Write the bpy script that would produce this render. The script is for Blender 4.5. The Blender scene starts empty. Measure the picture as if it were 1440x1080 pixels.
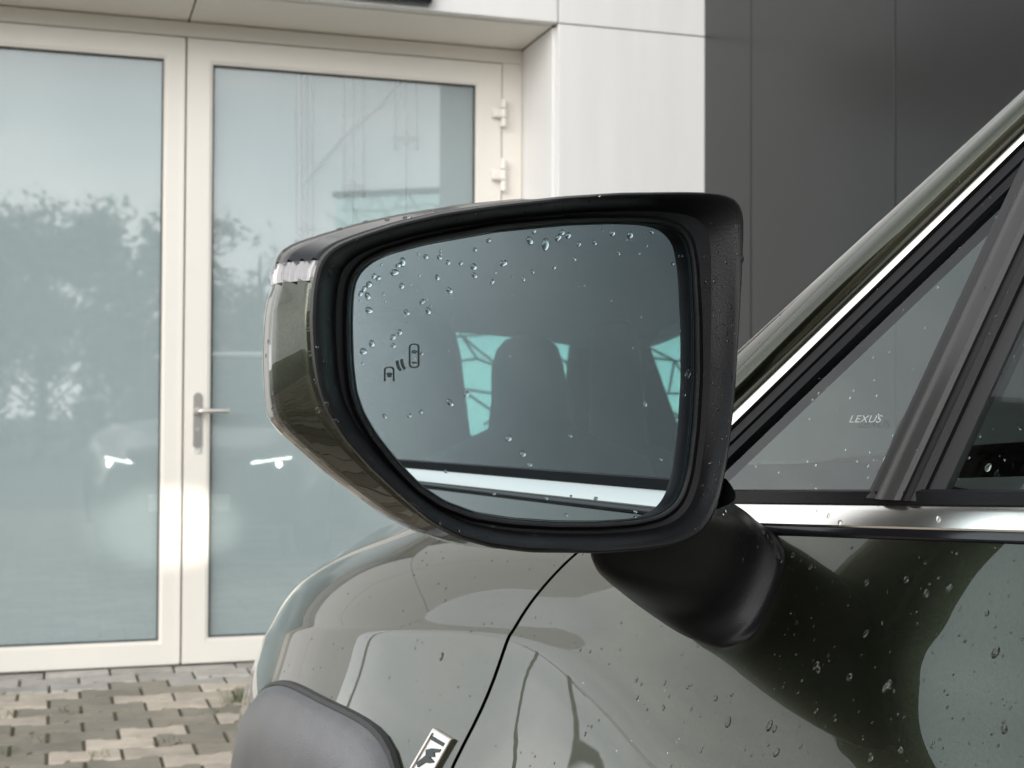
import bpy, bmesh, math, random
import numpy as np
from mathutils import Vector, Matrix
from mathutils.bvhtree import BVHTree
random.seed(7); rng = np.random.default_rng(7)
SC = bpy.context.scene
COL = SC.collection
rad = math.radians

# ------------------------------------------------------------------ camera
PITCH, ROLL, TH = rad(1.284), rad(0.2526), rad(17.686)
F, HC = 2000.0, 1.02                      # focal length in photo pixels (1440 wide), eye height
cp, sp, cr, sr = math.cos(PITCH), math.sin(PITCH), math.cos(ROLL), math.sin(ROLL)
def _rot(d): return np.array([d[0], cp*d[1]-sp*d[2], sp*d[1]+cp*d[2]])
RIGHT, UP, FWD = _rot((cr, 0, sr)), _rot((-sr, 0, cr)), _rot((0, 1, 0))
cam = bpy.data.cameras.new('camera'); camo = bpy.data.objects.new('camera', cam); COL.objects.link(camo)
M4 = Matrix.Identity(4)
for i in range(3):
    M4[i][0], M4[i][1], M4[i][2] = RIGHT[i], UP[i], -FWD[i]
M4[2][3] = HC
camo.matrix_world = M4
cam.sensor_width = 36.0; cam.lens = 36.0*F/1440.0; cam.clip_start = 0.02; cam.clip_end = 2000
cam.dof.use_dof = True; cam.dof.focus_distance = 0.76; cam.dof.aperture_fstop = 26
SC.camera = camo

# ------------------------------------------------------------------ sky and sun (overcast)
W = bpy.data.worlds.new('World'); SC.world = W; W.use_nodes = True
nt = W.node_tree; nt.nodes.clear()
wo = nt.nodes.new('ShaderNodeOutputWorld'); bg = nt.nodes.new('ShaderNodeBackground')
sky = nt.nodes.new('ShaderNodeTexSky'); sky.sky_type = 'NISHITA'; sky.sun_disc = False
SUN_EL, SUN_AZ = rad(24), rad(205)        # azimuth from north (+Y), clockwise
sky.sun_elevation = SUN_EL; sky.sun_rotation = SUN_AZ; sky.dust_density = 6.0; sky.air_density = 1.3
tc = nt.nodes.new('ShaderNodeTexCoord'); mp = nt.nodes.new('ShaderNodeMapping'); mp.inputs['Scale'].default_value = (1, 1, 2.6)
nz = nt.nodes.new('ShaderNodeTexNoise'); nz.inputs['Scale'].default_value = 2.6; nz.inputs['Detail'].default_value = 7; nz.inputs['Roughness'].default_value = .58
cl = nt.nodes.new('ShaderNodeValToRGB'); cl.color_ramp.elements[0].position = .33; cl.color_ramp.elements[1].position = .68
cl.color_ramp.elements[0].color = (.70, .74, .785, 1); cl.color_ramp.elements[1].color = (1.12, 1.11, 1.09, 1)
bw = nt.nodes.new('ShaderNodeHueSaturation'); bw.inputs['Saturation'].default_value = .20
mx = nt.nodes.new('ShaderNodeMix'); mx.data_type = 'RGBA'; mx.blend_type = 'MULTIPLY'; mx.inputs['Factor'].default_value = 1
L = nt.links.new
L(tc.outputs['Generated'], mp.inputs['Vector']); L(mp.outputs['Vector'], nz.inputs['Vector']); L(nz.outputs['Fac'], cl.inputs['Fac'])
L(sky.outputs['Color'], bw.inputs['Color']); L(bw.outputs['Color'], mx.inputs['A']); L(cl.outputs['Color'], mx.inputs['B'])
# closed cloud deck: an even grey cover, a little brighter towards the horizon all round, with the clear sky faintly behind it
sx = nt.nodes.new('ShaderNodeSeparateXYZ'); hz = nt.nodes.new('ShaderNodeMapRange'); hz.inputs['From Min'].default_value = 0.0; hz.inputs['From Max'].default_value = 0.75
hz.inputs['To Min'].default_value = 9.6; hz.inputs['To Max'].default_value = 3.6
dk = nt.nodes.new('ShaderNodeVectorMath'); dk.operation = 'SCALE'
ov = nt.nodes.new('ShaderNodeMix'); ov.data_type = 'RGBA'; ov.inputs['Factor'].default_value = .94
L(tc.outputs['Generated'], sx.inputs[0]); L(sx.outputs['Z'], hz.inputs['Value']); L(cl.outputs['Color'], dk.inputs[0]); L(hz.outputs['Result'], dk.inputs['Scale'])
L(mx.outputs['Result'], ov.inputs['A']); L(dk.outputs['Vector'], ov.inputs['B'])
L(ov.outputs['Result'], bg.inputs['Color']); bg.inputs['Strength'].default_value = 0.15; L(bg.outputs['Background'], wo.inputs['Surface'])
sun = bpy.data.lights.new('sun', 'SUN'); sun.energy = 0.6; sun.angle = rad(40); sun.color = (1, .97, .93)
suno = bpy.data.objects.new('sun', sun); COL.objects.link(suno)
sd = Vector((math.sin(SUN_AZ)*math.cos(SUN_EL), math.cos(SUN_AZ)*math.cos(SUN_EL), math.sin(SUN_EL)))
suno.rotation_euler = sd.to_track_quat('Z', 'Y').to_euler()
SC.view_settings.view_transform = 'Standard'; SC.view_settings.look = 'None'; SC.view_settings.exposure = 1.2; SC.view_settings.gamma = 1
SC.cycles.max_bounces = 14; SC.cycles.transparent_max_bounces = 24; SC.cycles.glossy_bounces = 8

# ------------------------------------------------------------------ frames: photo pixel -> direction; facade (r,n,z); car (forward, left, up)
def ray(px, py):
    return RIGHT*((px-720)/F) + UP*(-(py-540)/F) + FWD
CAM = np.array([0, 0, HC])
RV = np.array([math.cos(TH), math.sin(TH), 0]); NV = np.array([-math.sin(TH), math.cos(TH), 0])
ND, NF = 5.902, 5.457                     # door plane, cladding plane
PHI = rad(33)
HV = np.array([-math.sin(PHI), math.cos(PHI), 0]); OV = np.array([-math.cos(PHI), -math.sin(PHI), 0])
CARO = np.array([-.571, 1.43, 1.02])      # the camera in car coordinates
def tocar(v): return np.array([v@HV, v@OV, v[2]])
def cray(px, py): return tocar(ray(px, py))
TT = math.tan(rad(24))
def zbelt(x): return .9736-.0464*x
WN = np.array([.0464*TT, 1, TT]); WN /= np.linalg.norm(WN)      # outward normal of the side glass (left)
def wp(px, py, k=0.0):                    # pixel -> point on the left side-glass plane, k outwards
    o, d = CARO, cray(px, py)
    P0 = np.array([0, .87, .9736]) + WN*k
    t = ((P0-o)@WN)/(d@WN)
    return o+d*t

# ------------------------------------------------------------------ materials
MATS = {}
def newmat(name):
    m = bpy.data.materials.new(name); m.use_nodes = True; MATS[name] = m
    return m, m.node_tree, m.node_tree.nodes['Principled BSDF']
def node(nt, t, **kw):
    n = nt.nodes.new(t)
    for k, v in kw.items():
        if k in n.inputs: n.inputs[k].default_value = v
        else: setattr(n, k, v)
    return n
def pmat(name, col, rough=.5, metal=0, coat=0, coat_ior=1.5, var=0.0, scale=8, bump=0.0, bscale=200, spec=.5, stretch=None, coat_rough=.02):
    m, nt, b = newmat(name)
    b.inputs['Base Color'].default_value = (*col, 1); b.inputs['Roughness'].default_value = rough; b.inputs['Metallic'].default_value = metal
    b.inputs['Coat Weight'].default_value = coat; b.inputs['Coat IOR'].default_value = coat_ior; b.inputs['Specular IOR Level'].default_value = spec
    b.inputs['Coat Roughness'].default_value = coat_rough
    tc = node(nt, 'ShaderNodeTexCoord')
    src = tc.outputs['Object']
    if stretch:
        mp = node(nt, 'ShaderNodeMapping'); mp.inputs['Scale'].default_value = stretch; nt.links.new(src, mp.inputs['Vector']); src = mp.outputs['Vector']
    if var:
        n = node(nt, 'ShaderNodeTexNoise', Scale=scale, Detail=6); n.inputs['Roughness'].default_value = .65
        r = node(nt, 'ShaderNodeValToRGB'); r.color_ramp.elements[0].position = .3; r.color_ramp.elements[1].position = .7
        r.color_ramp.elements[0].color = (*[c*(1-var) for c in col], 1); r.color_ramp.elements[1].color = (*[min(1, c*(1+var)) for c in col], 1)
        nt.links.new(src, n.inputs['Vector']); nt.links.new(n.outputs['Fac'], r.inputs['Fac']); nt.links.new(r.outputs['Color'], b.inputs['Base Color'])
        mr = node(nt, 'ShaderNodeMapRange'); mr.inputs['To Min'].default_value = rough*.85; mr.inputs['To Max'].default_value = min(1, rough*1.15)
        nt.links.new(n.outputs['Fac'], mr.inputs['Value']); nt.links.new(mr.outputs['Result'], b.inputs['Roughness'])
    if bump:
        n2 = node(nt, 'ShaderNodeTexNoise', Scale=bscale, Detail=3)
        bp = node(nt, 'ShaderNodeBump', Strength=bump); bp.inputs['Distance'].default_value = .002
        nt.links.new(src, n2.inputs['Vector']); nt.links.new(n2.outputs['Fac'], bp.inputs['Height']); nt.links.new(bp.outputs['Normal'], b.inputs['Normal'])
    return m
def glassmat(name, tint, ior_r0=.045, rough=0.0, power=5.0, haze=None):
    m = bpy.data.materials.new(name); m.use_nodes = True; MATS[name] = m
    nt = m.node_tree; nt.nodes.clear(); o = node(nt, 'ShaderNodeOutputMaterial')
    tr = node(nt, 'ShaderNodeBsdfTransparent'); tr.inputs['Color'].default_value = (*tint, 1)
    gl = node(nt, 'ShaderNodeBsdfGlossy'); gl.inputs['Roughness'].default_value = rough; gl.inputs['Color'].default_value = (1, 1, 1, 1)
    lw = node(nt, 'ShaderNodeLayerWeight'); lw.inputs['Blend'].default_value = .5
    pw = node(nt, 'ShaderNodeMath', operation='POWER'); pw.inputs[1].default_value = power
    ma = node(nt, 'ShaderNodeMath', operation='MULTIPLY_ADD'); ma.inputs[1].default_value = 1-ior_r0; ma.inputs[2].default_value = ior_r0
    mi = node(nt, 'ShaderNodeMixShader'); l = nt.links.new
    l(lw.outputs['Facing'], pw.inputs[0]); l(pw.outputs[0], ma.inputs[0]); l(ma.outputs[0], mi.inputs['Fac'])
    src = tr.outputs[0]
    if haze:
        df = node(nt, 'ShaderNodeBsdfDiffuse'); df.inputs['Color'].default_value = (*haze[1], 1)
        m2 = node(nt, 'ShaderNodeMixShader'); m2.inputs['Fac'].default_value = haze[0]; l(tr.outputs[0], m2.inputs[1]); l(df.outputs[0], m2.inputs[2]); src = m2.outputs[0]
    l(src, mi.inputs[1]); l(gl.outputs[0], mi.inputs[2]); l(mi.outputs[0], o.inputs['Surface'])
    return m
def emat(name, col, s):
    m, nt, b = newmat(name); b.inputs['Base Color'].default_value = (.8, .8, .8, 1)
    b.inputs['Emission Color'].default_value = (*col, 1); b.inputs['Emission Strength'].default_value = s
    return m

# car paint: dark khaki green metallic under clear coat
def paintmat():
    m, nt, b = newmat('paint_khaki')
    tc = node(nt, 'ShaderNodeTexCoord'); n = node(nt, 'ShaderNodeTexNoise', Scale=1500.0, Detail=2)
    r = node(nt, 'ShaderNodeValToRGB'); r.color_ramp.elements[0].position = .35; r.color_ramp.elements[1].position = .72
    r.color_ramp.elements[0].color = (.020, .024, .014, 1); r.color_ramp.elements[1].color = (.050, .054, .034, 1)
    nt.links.new(tc.outputs['Object'], n.inputs['Vector']); nt.links.new(n.outputs['Fac'], r.inputs['Fac']); nt.links.new(r.outputs['Color'], b.inputs['Base Color'])
    b.inputs['Metallic'].default_value = .92; b.inputs['Roughness'].default_value = .27
    b.inputs['Coat Weight'].default_value = 1; b.inputs['Coat IOR'].default_value = 1.46; b.inputs['Coat Roughness'].default_value = .01
    return m
paintmat()
pmat('black_matte', (.0050, .0050, .0060), .40, spec=.22, bump=.10, bscale=900, var=.12, scale=20)
pmat('black_gloss', (.008, .008, .010), .16, spec=.4)
pmat('black_rubber', (.015, .015, .016), .55, bump=.05, bscale=500)
pmat('interior_black', (.030, .031, .033), .75, var=.2, scale=9)
pmat('interior_grey', (.16, .16, .16), .7, var=.1, scale=9)
pmat('chrome', (.82, .795, .755), .22, metal=1)
pmat('chrome_satin', (.62, .60, .57), .30, metal=1)
pmat('bar_grey', (.030, .029, .029), .32, bump=.05, bscale=700)
pmat('cladding_plastic', (.085, .086, .092), .33, bump=.2, bscale=700, var=.22, scale=16)
pmat('mirror_silver', (.36, .425, .455), .010, metal=1)
pmat('print_black', (.02, .03, .03), .5)
pmat('tyre_rubber', (.018, .018, .018), .75, bump=.3, bscale=60)
pmat('rim_alloy', (.35, .35, .36), .3, metal=1)
pmat('etch_white', (.36, .40, .39), .6)
glassmat('side_glass', (.86, .92, .89), .055)
glassmat('door_window_glass', (.87, .92, .90), .030, power=6.0)
glassmat('rear_glass', (.66, .79, .77), .05)
glassmat('lens_clear', (.92, .92, .93), .06)
pmat('lens_inner', (.36, .345, .34), .3, metal=.7)
emat('drl_white', (.86, 1.0, .90), 7.0)
emat('lamp_white', (.92, 1, .96), 30.0)
def watermat():
    m, nt, b = newmat('water'); b.inputs['Base Color'].default_value = (1, 1, 1, 1); b.inputs['Roughness'].default_value = 0
    b.inputs['IOR'].default_value = 1.33; b.inputs['Transmission Weight'].default_value = 1
watermat()
# building
pmat('panel_white', (.79, .78, .765), .38, var=.04, scale=2.2, bump=.03, bscale=3, stretch=(2.5, 2.5, .3))
pmat('panel_back', (.02, .02, .02), .8)
pmat('frame_cream', (.80, .762, .70), .32, var=.02, scale=2, bump=.02, bscale=60)
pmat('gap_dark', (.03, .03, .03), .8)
pmat('steel_brushed', (.40, .38, .36), .38, metal=1, var=.08, scale=60, stretch=(1, 1, 12))
pmat('plastic_white', (.75, .76, .73), .4)
pmat('film_teal', (.52, .60, .605), .85, var=.05, scale=.8)
pmat('rod_grey', (.035, .045, .045), .6)
glassmat('door_glass', (.93, .955, .955), .075, rough=.022, power=4.0, haze=(.34, (.50, .575, .585)))
pmat('sign_black', (.012, .015, .020), .25, coat=.3)
def ribbed():
    m, nt, b = newmat('panel_dark')
    b.inputs['Base Color'].default_value = (.014, .0145, .016, 1); b.inputs['Roughness'].default_value = .30; b.inputs['Metallic'].default_value = .0; b.inputs['Specular IOR Level'].default_value = .42
    tc = node(nt, 'ShaderNodeTexCoord'); wv = node(nt, 'ShaderNodeTexWave', Scale=22.0, Distortion=0.0); wv.bands_direction = 'Y'
    nz = node(nt, 'ShaderNodeTexNoise', Scale=1.1, Detail=3)
    bp = node(nt, 'ShaderNodeBump', Strength=.10); bp.inputs['Distance'].default_value = .002
    bp2 = node(nt, 'ShaderNodeBump', Strength=.15); bp2.inputs['Distance'].default_value = .02
    nt.links.new(tc.outputs['Object'], wv.inputs['Vector']); nt.links.new(tc.outputs['Object'], nz.inputs['Vector'])
    nt.links.new(wv.outputs['Fac'], bp.inputs['Height']); nt.links.new(nz.outputs['Fac'], bp2.inputs['Height'])
    nt.links.new(bp2.outputs['Normal'], bp.inputs['Normal']); nt.links.new(bp.outputs['Normal'], b.inputs['Normal'])
ribbed()
# paving
def stonemat(name, col, rough):
    m, nt, b = newmat(name); l = nt.links.new
    oi = node(nt, 'ShaderNodeObjectInfo'); tc = node(nt, 'ShaderNodeNewGeometry')
    n = node(nt, 'ShaderNodeTexNoise', Scale=6.0, Detail=9); n.inputs['Roughness'].default_value = .7
    n2 = node(nt, 'ShaderNodeTexNoise', Scale=220.0, Detail=2)
    r = node(nt, 'ShaderNodeValToRGB'); r.color_ramp.elements[0].position = .32; r.color_ramp.elements[1].position = .68
    r.color_ramp.elements[0].color = (*[c*.72 for c in col], 1); r.color_ramp.elements[1].color = (*[c*1.18 for c in col], 1)
    hs = node(nt, 'ShaderNodeHueSaturation'); mr = node(nt, 'ShaderNodeMapRange'); mr.inputs['To Min'].default_value = .82; mr.inputs['To Max'].default_value = 1.16
    l(tc.outputs['Position'], n.inputs['Vector']); l(tc.outputs['Position'], n2.inputs['Vector']); l(n.outputs['Fac'], r.inputs['Fac'])
    l(oi.outputs['Random'], mr.inputs['Value']); l(mr.outputs['Result'], hs.inputs['Value']); l(r.outputs['Color'], hs.inputs['Color']); l(hs.outputs['Color'], b.inputs['Base Color'])
    bp = node(nt, 'ShaderNodeBump', Strength=.35); bp.inputs['Distance'].default_value = .003
    l(n2.outputs['Fac'], bp.inputs['Height']); l(bp.outputs['Normal'], b.inputs['Normal']); b.inputs['Roughness'].default_value = rough
stonemat('stone_wet', (.22, .190, .145), .42)
stonemat('stone_dry', (.47, .41, .34), .75)
stonemat('stone_kerb', (.40, .375, .345), .65)
pmat('joint_sand', (.085, .080, .055), .95, var=.4, scale=20)
pmat('asphalt', (.10, .10, .095), .8, var=.25, scale=3, bump=.4, bscale=90)
pmat('grass_blade', (.075, .10, .028), .7)
def leafmat(name, a, b2):
    m, nt, b = newmat(name); g = node(nt, 'ShaderNodeNewGeometry'); r = node(nt, 'ShaderNodeValToRGB')
    r.color_ramp.elements[0].color = (*a, 1); r.color_ramp.elements[1].color = (*b2, 1)
    nt.links.new(g.outputs['Random Per Island'], r.inputs['Fac']); nt.links.new(r.outputs['Color'], b.inputs['Base Color']); b.inputs['Roughness'].default_value = .6
leafmat('leaf_green', (.030, .045, .018), (.085, .10, .04)); leafmat('leaf_sparse', (.07, .065, .03), (.11, .10, .05))
pmat('bark', (.07, .06, .05), .9, var=.3, scale=8)
glassmat('hall_glass', (.80, .95, .925), .05)
pmat('hall_steel', (.05, .06, .06), .5)
pmat('hall_grey', (.35, .36, .36), .6)

# ------------------------------------------------------------------ mesh helpers
def obj(name, vs, fs, mat, parent=None, smooth=None, loc=None):
    me = bpy.data.meshes.new(name); me.from_pydata([tuple(map(float, v)) for v in vs], [], [tuple(f) for f in fs])
    me.validate(); me.update()
    bm = bmesh.new(); bm.from_mesh(me); bmesh.ops.recalc_face_normals(bm, faces=bm.faces); bm.to_mesh(me); bm.free()
    o = bpy.data.objects.new(name, me); COL.objects.link(o)
    if mat: me.materials.append(MATS[mat])
    if smooth is not None:
        for p in me.polygons: p.use_smooth = True
        me.set_sharp_from_angle(angle=rad(smooth))
    if parent: o.parent = parent
    if loc is not None: o.location = loc
    return o
def empty(name, loc, rz, label, cat, group=None):
    o = bpy.data.objects.new(name, None); COL.objects.link(o); o.location = loc; o.rotation_euler = (0, 0, rz); o.empty_display_size = .2
    o['label'] = label; o['category'] = cat
    if group: o['group'] = group
    return o
class G:                                   # geometry collector
    def __init__(s): s.v = []; s.f = []
    def add(s, vs, fs):
        n = len(s.v); s.v += [tuple(map(float, v)) for v in vs]; s.f += [tuple(i+n for i in f) for f in fs]; return s
    def box(s, x0, x1, y0, y1, z0, z1, b=0.0):
        if b <= 0:
            v = [(x, y, z) for x in (x0, x1) for y in (y0, y1) for z in (z0, z1)]
            return s.add(v, [(0, 1, 3, 2), (4, 6, 7, 5), (0, 4, 5, 1), (2, 3, 7, 6), (0, 2, 6, 4), (1, 5, 7, 3)])
        bm = bmesh.new(); bmesh.ops.create_cube(bm, size=1)
        for v in bm.verts: v.co = Vector(((x0+x1)/2+v.co.x*(x1-x0), (y0+y1)/2+v.co.y*(y1-y0), (z0+z1)/2+v.co.z*(z1-z0)))
        bmesh.ops.bevel(bm, geom=list(bm.edges), offset=b, segments=2, profile=.5, affect='EDGES')
        bm.verts.ensure_lookup_table()
        s.add([v.co[:] for v in bm.verts], [[v.index for v in f.verts] for f in bm.faces]); bm.free(); return s
    def loft(s, loops, closed=True, cap0=False, cap1=False):
        n = len(loops[0]); vs = [p for lp in loops for p in lp]; fs = []
        for i in range(len(loops)-1):
            for j in range(n if closed else n-1):
                k = (j+1) % n; fs.append((i*n+j, i*n+k, (i+1)*n+k, (i+1)*n+j))
        if cap0: fs.append(tuple(range(n)))
        if cap1: fs.append(tuple((len(loops)-1)*n+j for j in range(n)))
        return s.add(vs, fs)
    def prism(s, loop, off):               # loop of 3D points, extruded by a vector
        off = np.array(off); a = [np.array(p) for p in loop]; return s.loft([a, [p+off for p in a]], True, True, True)
    def tube(s, path, r, n=8, cap=True):
        path = [np.array(p, float) for p in path]; loops = []
        rr = r if hasattr(r, '__len__') else [r]*len(path)
        for i, p in enumerate(path):
            t = path[min(i+1, len(path)-1)]-path[max(i-1, 0)]; t /= np.linalg.norm(t)
            a = np.cross(t, (0, 0, 1.)); a = np.cross(t, (1., 0, 0)) if np.linalg.norm(a) < .1 else a; a /= np.linalg.norm(a); b = np.cross(t, a)
            loops.append([p+rr[i]*(math.cos(2*math.pi*k/n)*a+math.sin(2*math.pi*k/n)*b) for k in range(n)])
        return s.loft(loops, True, cap, cap)
    def obj(s, name, mat, parent=None, smooth=None, loc=None): return obj(name, s.v, s.f, mat, parent, smooth, loc)
def cr1(xs, ys, x):                        # smooth monotone-ish interpolation of rows ys over xs
    xs = np.array(xs, float); ys = np.array(ys, float)
    if x <= xs[0]: return ys[0]
    if x >= xs[-1]: return ys[-1]
    i = int(np.searchsorted(xs, x)-1); h = xs[i+1]-xs[i]; t = (x-xs[i])/h
    def slope(k):
        if k == 0: return (ys[1]-ys[0])/(xs[1]-xs[0])
        if k == len(xs)-1: return (ys[-1]-ys[-2])/(xs[-1]-xs[-2])
        return (ys[k+1]-ys[k-1])/(xs[k+1]-xs[k-1])
    m0, m1 = slope(i)*h, slope(i+1)*h
    return (2*t**3-3*t*t+1)*ys[i]+(t**3-2*t*t+t)*m0+(-2*t**3+3*t*t)*ys[i+1]+(t**3-t*t)*m1

# ================================================================== ground
g = obj('ground', [(-300, -300, 0), (300, -300, 0), (300, 300, 0), (-300, 300, 0)], [(0, 1, 2, 3)], 'asphalt', loc=(0, 0, -.012)); g['kind'] = 'structure'
def fac(r, n, z=0.0): return RV*r + NV*n + np.array([0, 0, z])
# paved yard: interlocking double-T stones in rows parallel to the facade
pv = G(); pv.box(-7, 2.55, -4.2, 5.90, -.05, -.004)
pave = pv.obj('paving', 'joint_sand'); pave.rotation_euler = (0, 0, TH); pave['kind'] = 'structure'
def stone_outline(x0, x1):
    hx, w, e = .1065, .0575, .0815
    top = [(-hx, e), (-.062, e), (-.046, w), (.046, w), (.062, e), (hx, e)]
    bot = [(x, -y) for x, y in reversed(top)]
    return top+bot
def stone_mesh(name):
    o = stone_outline(0, 0); g = G()
    c = [(x*.968, y*.935) for x, y in o]; c2 = [(x*.93, y*.87) for x, y in o]
    g.loft([[(x, y, -.03) for x, y in c], [(x, y, -.007) for x, y in c], [(x, y, .0) for x, y in c2]], True, False, True)
    return g
SM = {}
for nm in ('stone_wet', 'stone_dry', 'stone_kerb'):
    g = stone_mesh(nm); me = bpy.data.meshes.new('paving_stone'); me.from_pydata(g.v, [], g.f); me.update(); me.materials.append(MATS[nm]); SM[nm] = me
pitch_n, pitch_r = .1395, .215
from mathutils import noise as mnoise
cand = []
row = 0; n0 = 5.70
while n0-row*pitch_n > -4.0:
    n = n0-row*pitch_n; off = (row % 2)*pitch_r/2
    k = 0; r = -6.9+off
    while r < 2.45:
        p = fac(r, n)
        d = p-CAM; w = d@FWD; px = 720+F*(d@RIGHT)/max(w, .01); py = 540-F*(d@UP)/max(w, .01)
        vis = w > .5 and -130 < px < 420 and 920 < py < 1130
        cand.append((0 if vis else 1, abs(px-200)+abs(py-1000) if vis else math.hypot(r+.5, n-4.4)*1000, r, n))
        r += pitch_r
    row += 1
cand.sort()
def stone_kind(r, n):
    # drier, paler stones where the rain under the eaves has not settled
    q = .55*mnoise.noise(Vector((r*1.1, n*1.9, 3.1)))+.5*random.uniform(-1, 1)+(.10 if n < 5.30 else -.3)
    if n > 5.52+.1*mnoise.noise(Vector((r*2, 0, 0))): return 'stone_kerb'
    return 'stone_dry' if q > .16 else 'stone_wet'
rest = {'stone_wet': G(), 'stone_dry': G(), 'stone_kerb': G()}
for i, (v, d, r, n) in enumerate(cand):
    kind = stone_kind(r, n); dz = random.uniform(-.0025, .0025)
    if i < 290:
        o = bpy.data.objects.new('paving_stone', SM[kind]); COL.objects.link(o); o.parent = pave
        o.location = (r, n, .004+dz); o.rotation_euler = (random.uniform(-.012, .012), random.uniform(-.012, .012), random.uniform(-.006, .006))
    else:
        me = SM[kind]; rest[kind].add([(vv.co.x+r, vv.co.y+n, vv.co.z+.004+dz) for vv in me.vertices], [list(p.vertices) for p in me.polygons])
for kk, gg in rest.items():
    o = gg.obj('paving_stones', kk, pave); o['kind'] = 'stuff'
# straight edging stones along the door sill
r = -6.9
while r < 2.5:
    w = .245; g = G(); g.box(-w/2+.004, w/2-.004, -.048, .048, -.03, 0, .004)
    g.obj('edging_stone', 'stone_kerb', pave, loc=(r+w/2, 5.835, .007+random.uniform(-.002, .002))); r += w
# grass in the joints
gg = G()
for (px, py, k) in ((334, 984, 60), (12, 1005, 14), (96, 1000, 16), (140, 1063, 14), (8, 1058, 12), (240, 1045, 10), (55, 1040, 12), (300, 1000, 10)):
    d = ray(px, py+3); p = CAM+d*(HC/-d[2])
    for _ in range(k):
        q = p+np.array([random.gauss(0, .022), random.gauss(0, .03), 0]); a = random.uniform(0, 6.28); h = random.uniform(.015, .065 if k > 50 else .03)
        dx = np.array([math.cos(a), math.sin(a), 0]); tip = q+np.array([random.gauss(0, .015), random.gauss(0, .015), h]); gg.add([q-dx*.002, q+dx*.002, tip], [(0, 1, 2)])
o = gg.obj('grass_tufts', 'grass_blade'); o['kind'] = 'stuff'; o['label'] = 'small green grass tufts growing between paving stones'

# ================================================================== showroom building
BL = fac(.48, ND)
bld = empty('showroom_building', BL, TH, 'white panelled showroom with recessed cream double glass door', 'building')
def B(r0, r1, n0, n1, z0, z1, b=0.0, g=None): return (g or G()).box(r0-.48, r1-.48, n0-ND, n1-ND, z0, z1, b)
ZS = 2.628
def clad(r0, r1, z0, z1, name='cladding_panel'):
    B(r0+.003, r1-.003, NF, NF+.05, z0+.003, z1-.003, .002).obj(name, 'panel_white', bld)
clad(1.932, 2.62, 0.02, ZS); clad(1.932, 2.62, ZS, 4.4)
for (a, b) in ((.491, 1.932), (-.965, .491)): clad(a, b, ZS, 3.6); clad(a, b, 3.6, 4.4)
for (a, b) in ((-1.62, -.965), (-3.0, -1.62)):
    clad(a, b, .02, ZS); clad(a, b, ZS, 4.4)
g = G(); B(1.94, 2.60, NF+.052, NF+7, 0, 4.38, g=g); B(-2.99, -.975, NF+.052, NF+7, 0, 4.38, g=g); B(-.975, 1.94, NF+.052, NF+7, ZS+.06, 4.38, g=g); B(-.975, 1.94, NF+1.6, NF+7, 0, ZS+.06, g=g)
g.obj('core_wall', 'panel_back', bld)
B(-3.02, 2.62, NF-.02, NF+7, 4.402, 4.46).obj('roof_edge', 'panel_dark', bld)
for (a, b) in ((-.962, .4875), (.4945, 1.9225)): B(a, b, NF+.052, ND+.02, ZS-.002, ZS+.03, .002).obj('soffit_panel', 'frame_cream', bld)
B(1.925, 1.9385, NF+.052, ND+.03, .02, ZS-.006).obj('reveal_panel', 'panel_white', bld); B(-.9735, -.965, NF+.052, ND+.03, .02, ZS-.006).obj('reveal_panel', 'panel_white', bld)
# fixed frame
def rect(r0, r1, z0, z1, n): return [(r0-.48, n-ND, z0), (r1-.48, n-ND, z0), (r1-.48, n-ND, z1), (r0-.48, n-ND, z1)]
g = G(); B(-.963, 1.923, ND, ND+.07, 2.561, 2.622, .002, g); B(1.832, 1.923, ND+.001, ND+.07, .0, 2.560, .002, g); B(-.963, -.872, ND+.001, ND+.07, .0, 2.560, .002, g)
g.obj('door_frame', 'frame_cream', bld)
B(-.871, 1.831, ND+.012, ND+.065, 0.0, .007).obj('door_sill', 'steel_brushed', bld)
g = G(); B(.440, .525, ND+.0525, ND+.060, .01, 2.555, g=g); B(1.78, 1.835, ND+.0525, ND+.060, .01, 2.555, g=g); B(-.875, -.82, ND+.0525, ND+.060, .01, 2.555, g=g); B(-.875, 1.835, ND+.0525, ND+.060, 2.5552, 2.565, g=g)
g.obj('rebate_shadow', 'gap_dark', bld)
def leaf(r0, r1, g0, g1, zt0, zt1, name):
    z0, z1 = .012, 2.556; nfr = ND-.006
    # mitred leaf frame: outer, front face, inner bead
    loops = [rect(r0, r1, z0, z1, nfr+.058), rect(r0, r1, z0, z1, nfr+.002), rect(r0+.002, r1-.002, z0+.002, z1-.002, nfr),
             rect(g0-.012, g1+.012, zt0-.012, zt1+.012, nfr), rect(g0-.011, g1+.011, zt0-.011, zt1+.011, nfr+.004),
             rect(g0-.002, g1+.002, zt0-.002, zt1+.002, nfr+.006), rect(g0, g1, zt0, zt1, nfr+.010), rect(g0, g1, zt0, zt1, nfr+.058)]
    lf = G().loft(loops).obj(name, 'frame_cream', bld, smooth=20)
    B(g0-.004, g1+.004, nfr+.024, nfr+.032, zt0-.004, zt1+.004).obj('glass_pane', 'door_glass', lf)
    q = G().loft([rect(g0+.0005, g1-.0005, zt0+.0005, zt1-.0005, nfr+.0135), rect(g0+.006, g1-.006, zt0+.006, zt1-.006, nfr+.0138), rect(g0+.006, g1-.006, zt0+.006, zt1-.006, nfr+.0232), rect(g0+.0005, g1-.0005, zt0+.0005, zt1-.0005, nfr+.0232)])
    q.obj('glazing_seal', 'black_rubber', lf)
    return lf
lr = leaf(.4845, 1.8265, .590, 1.711, .113, 2.455, 'door_leaf'); ll = leaf(-.8665, .4775, -.760, .394, .109, 2.464, 'door_leaf')
B(.466, .4775, ND-.0105, ND-.0065, .02, 2.55).obj('cover_strip', 'frame_cream', ll)
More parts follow.
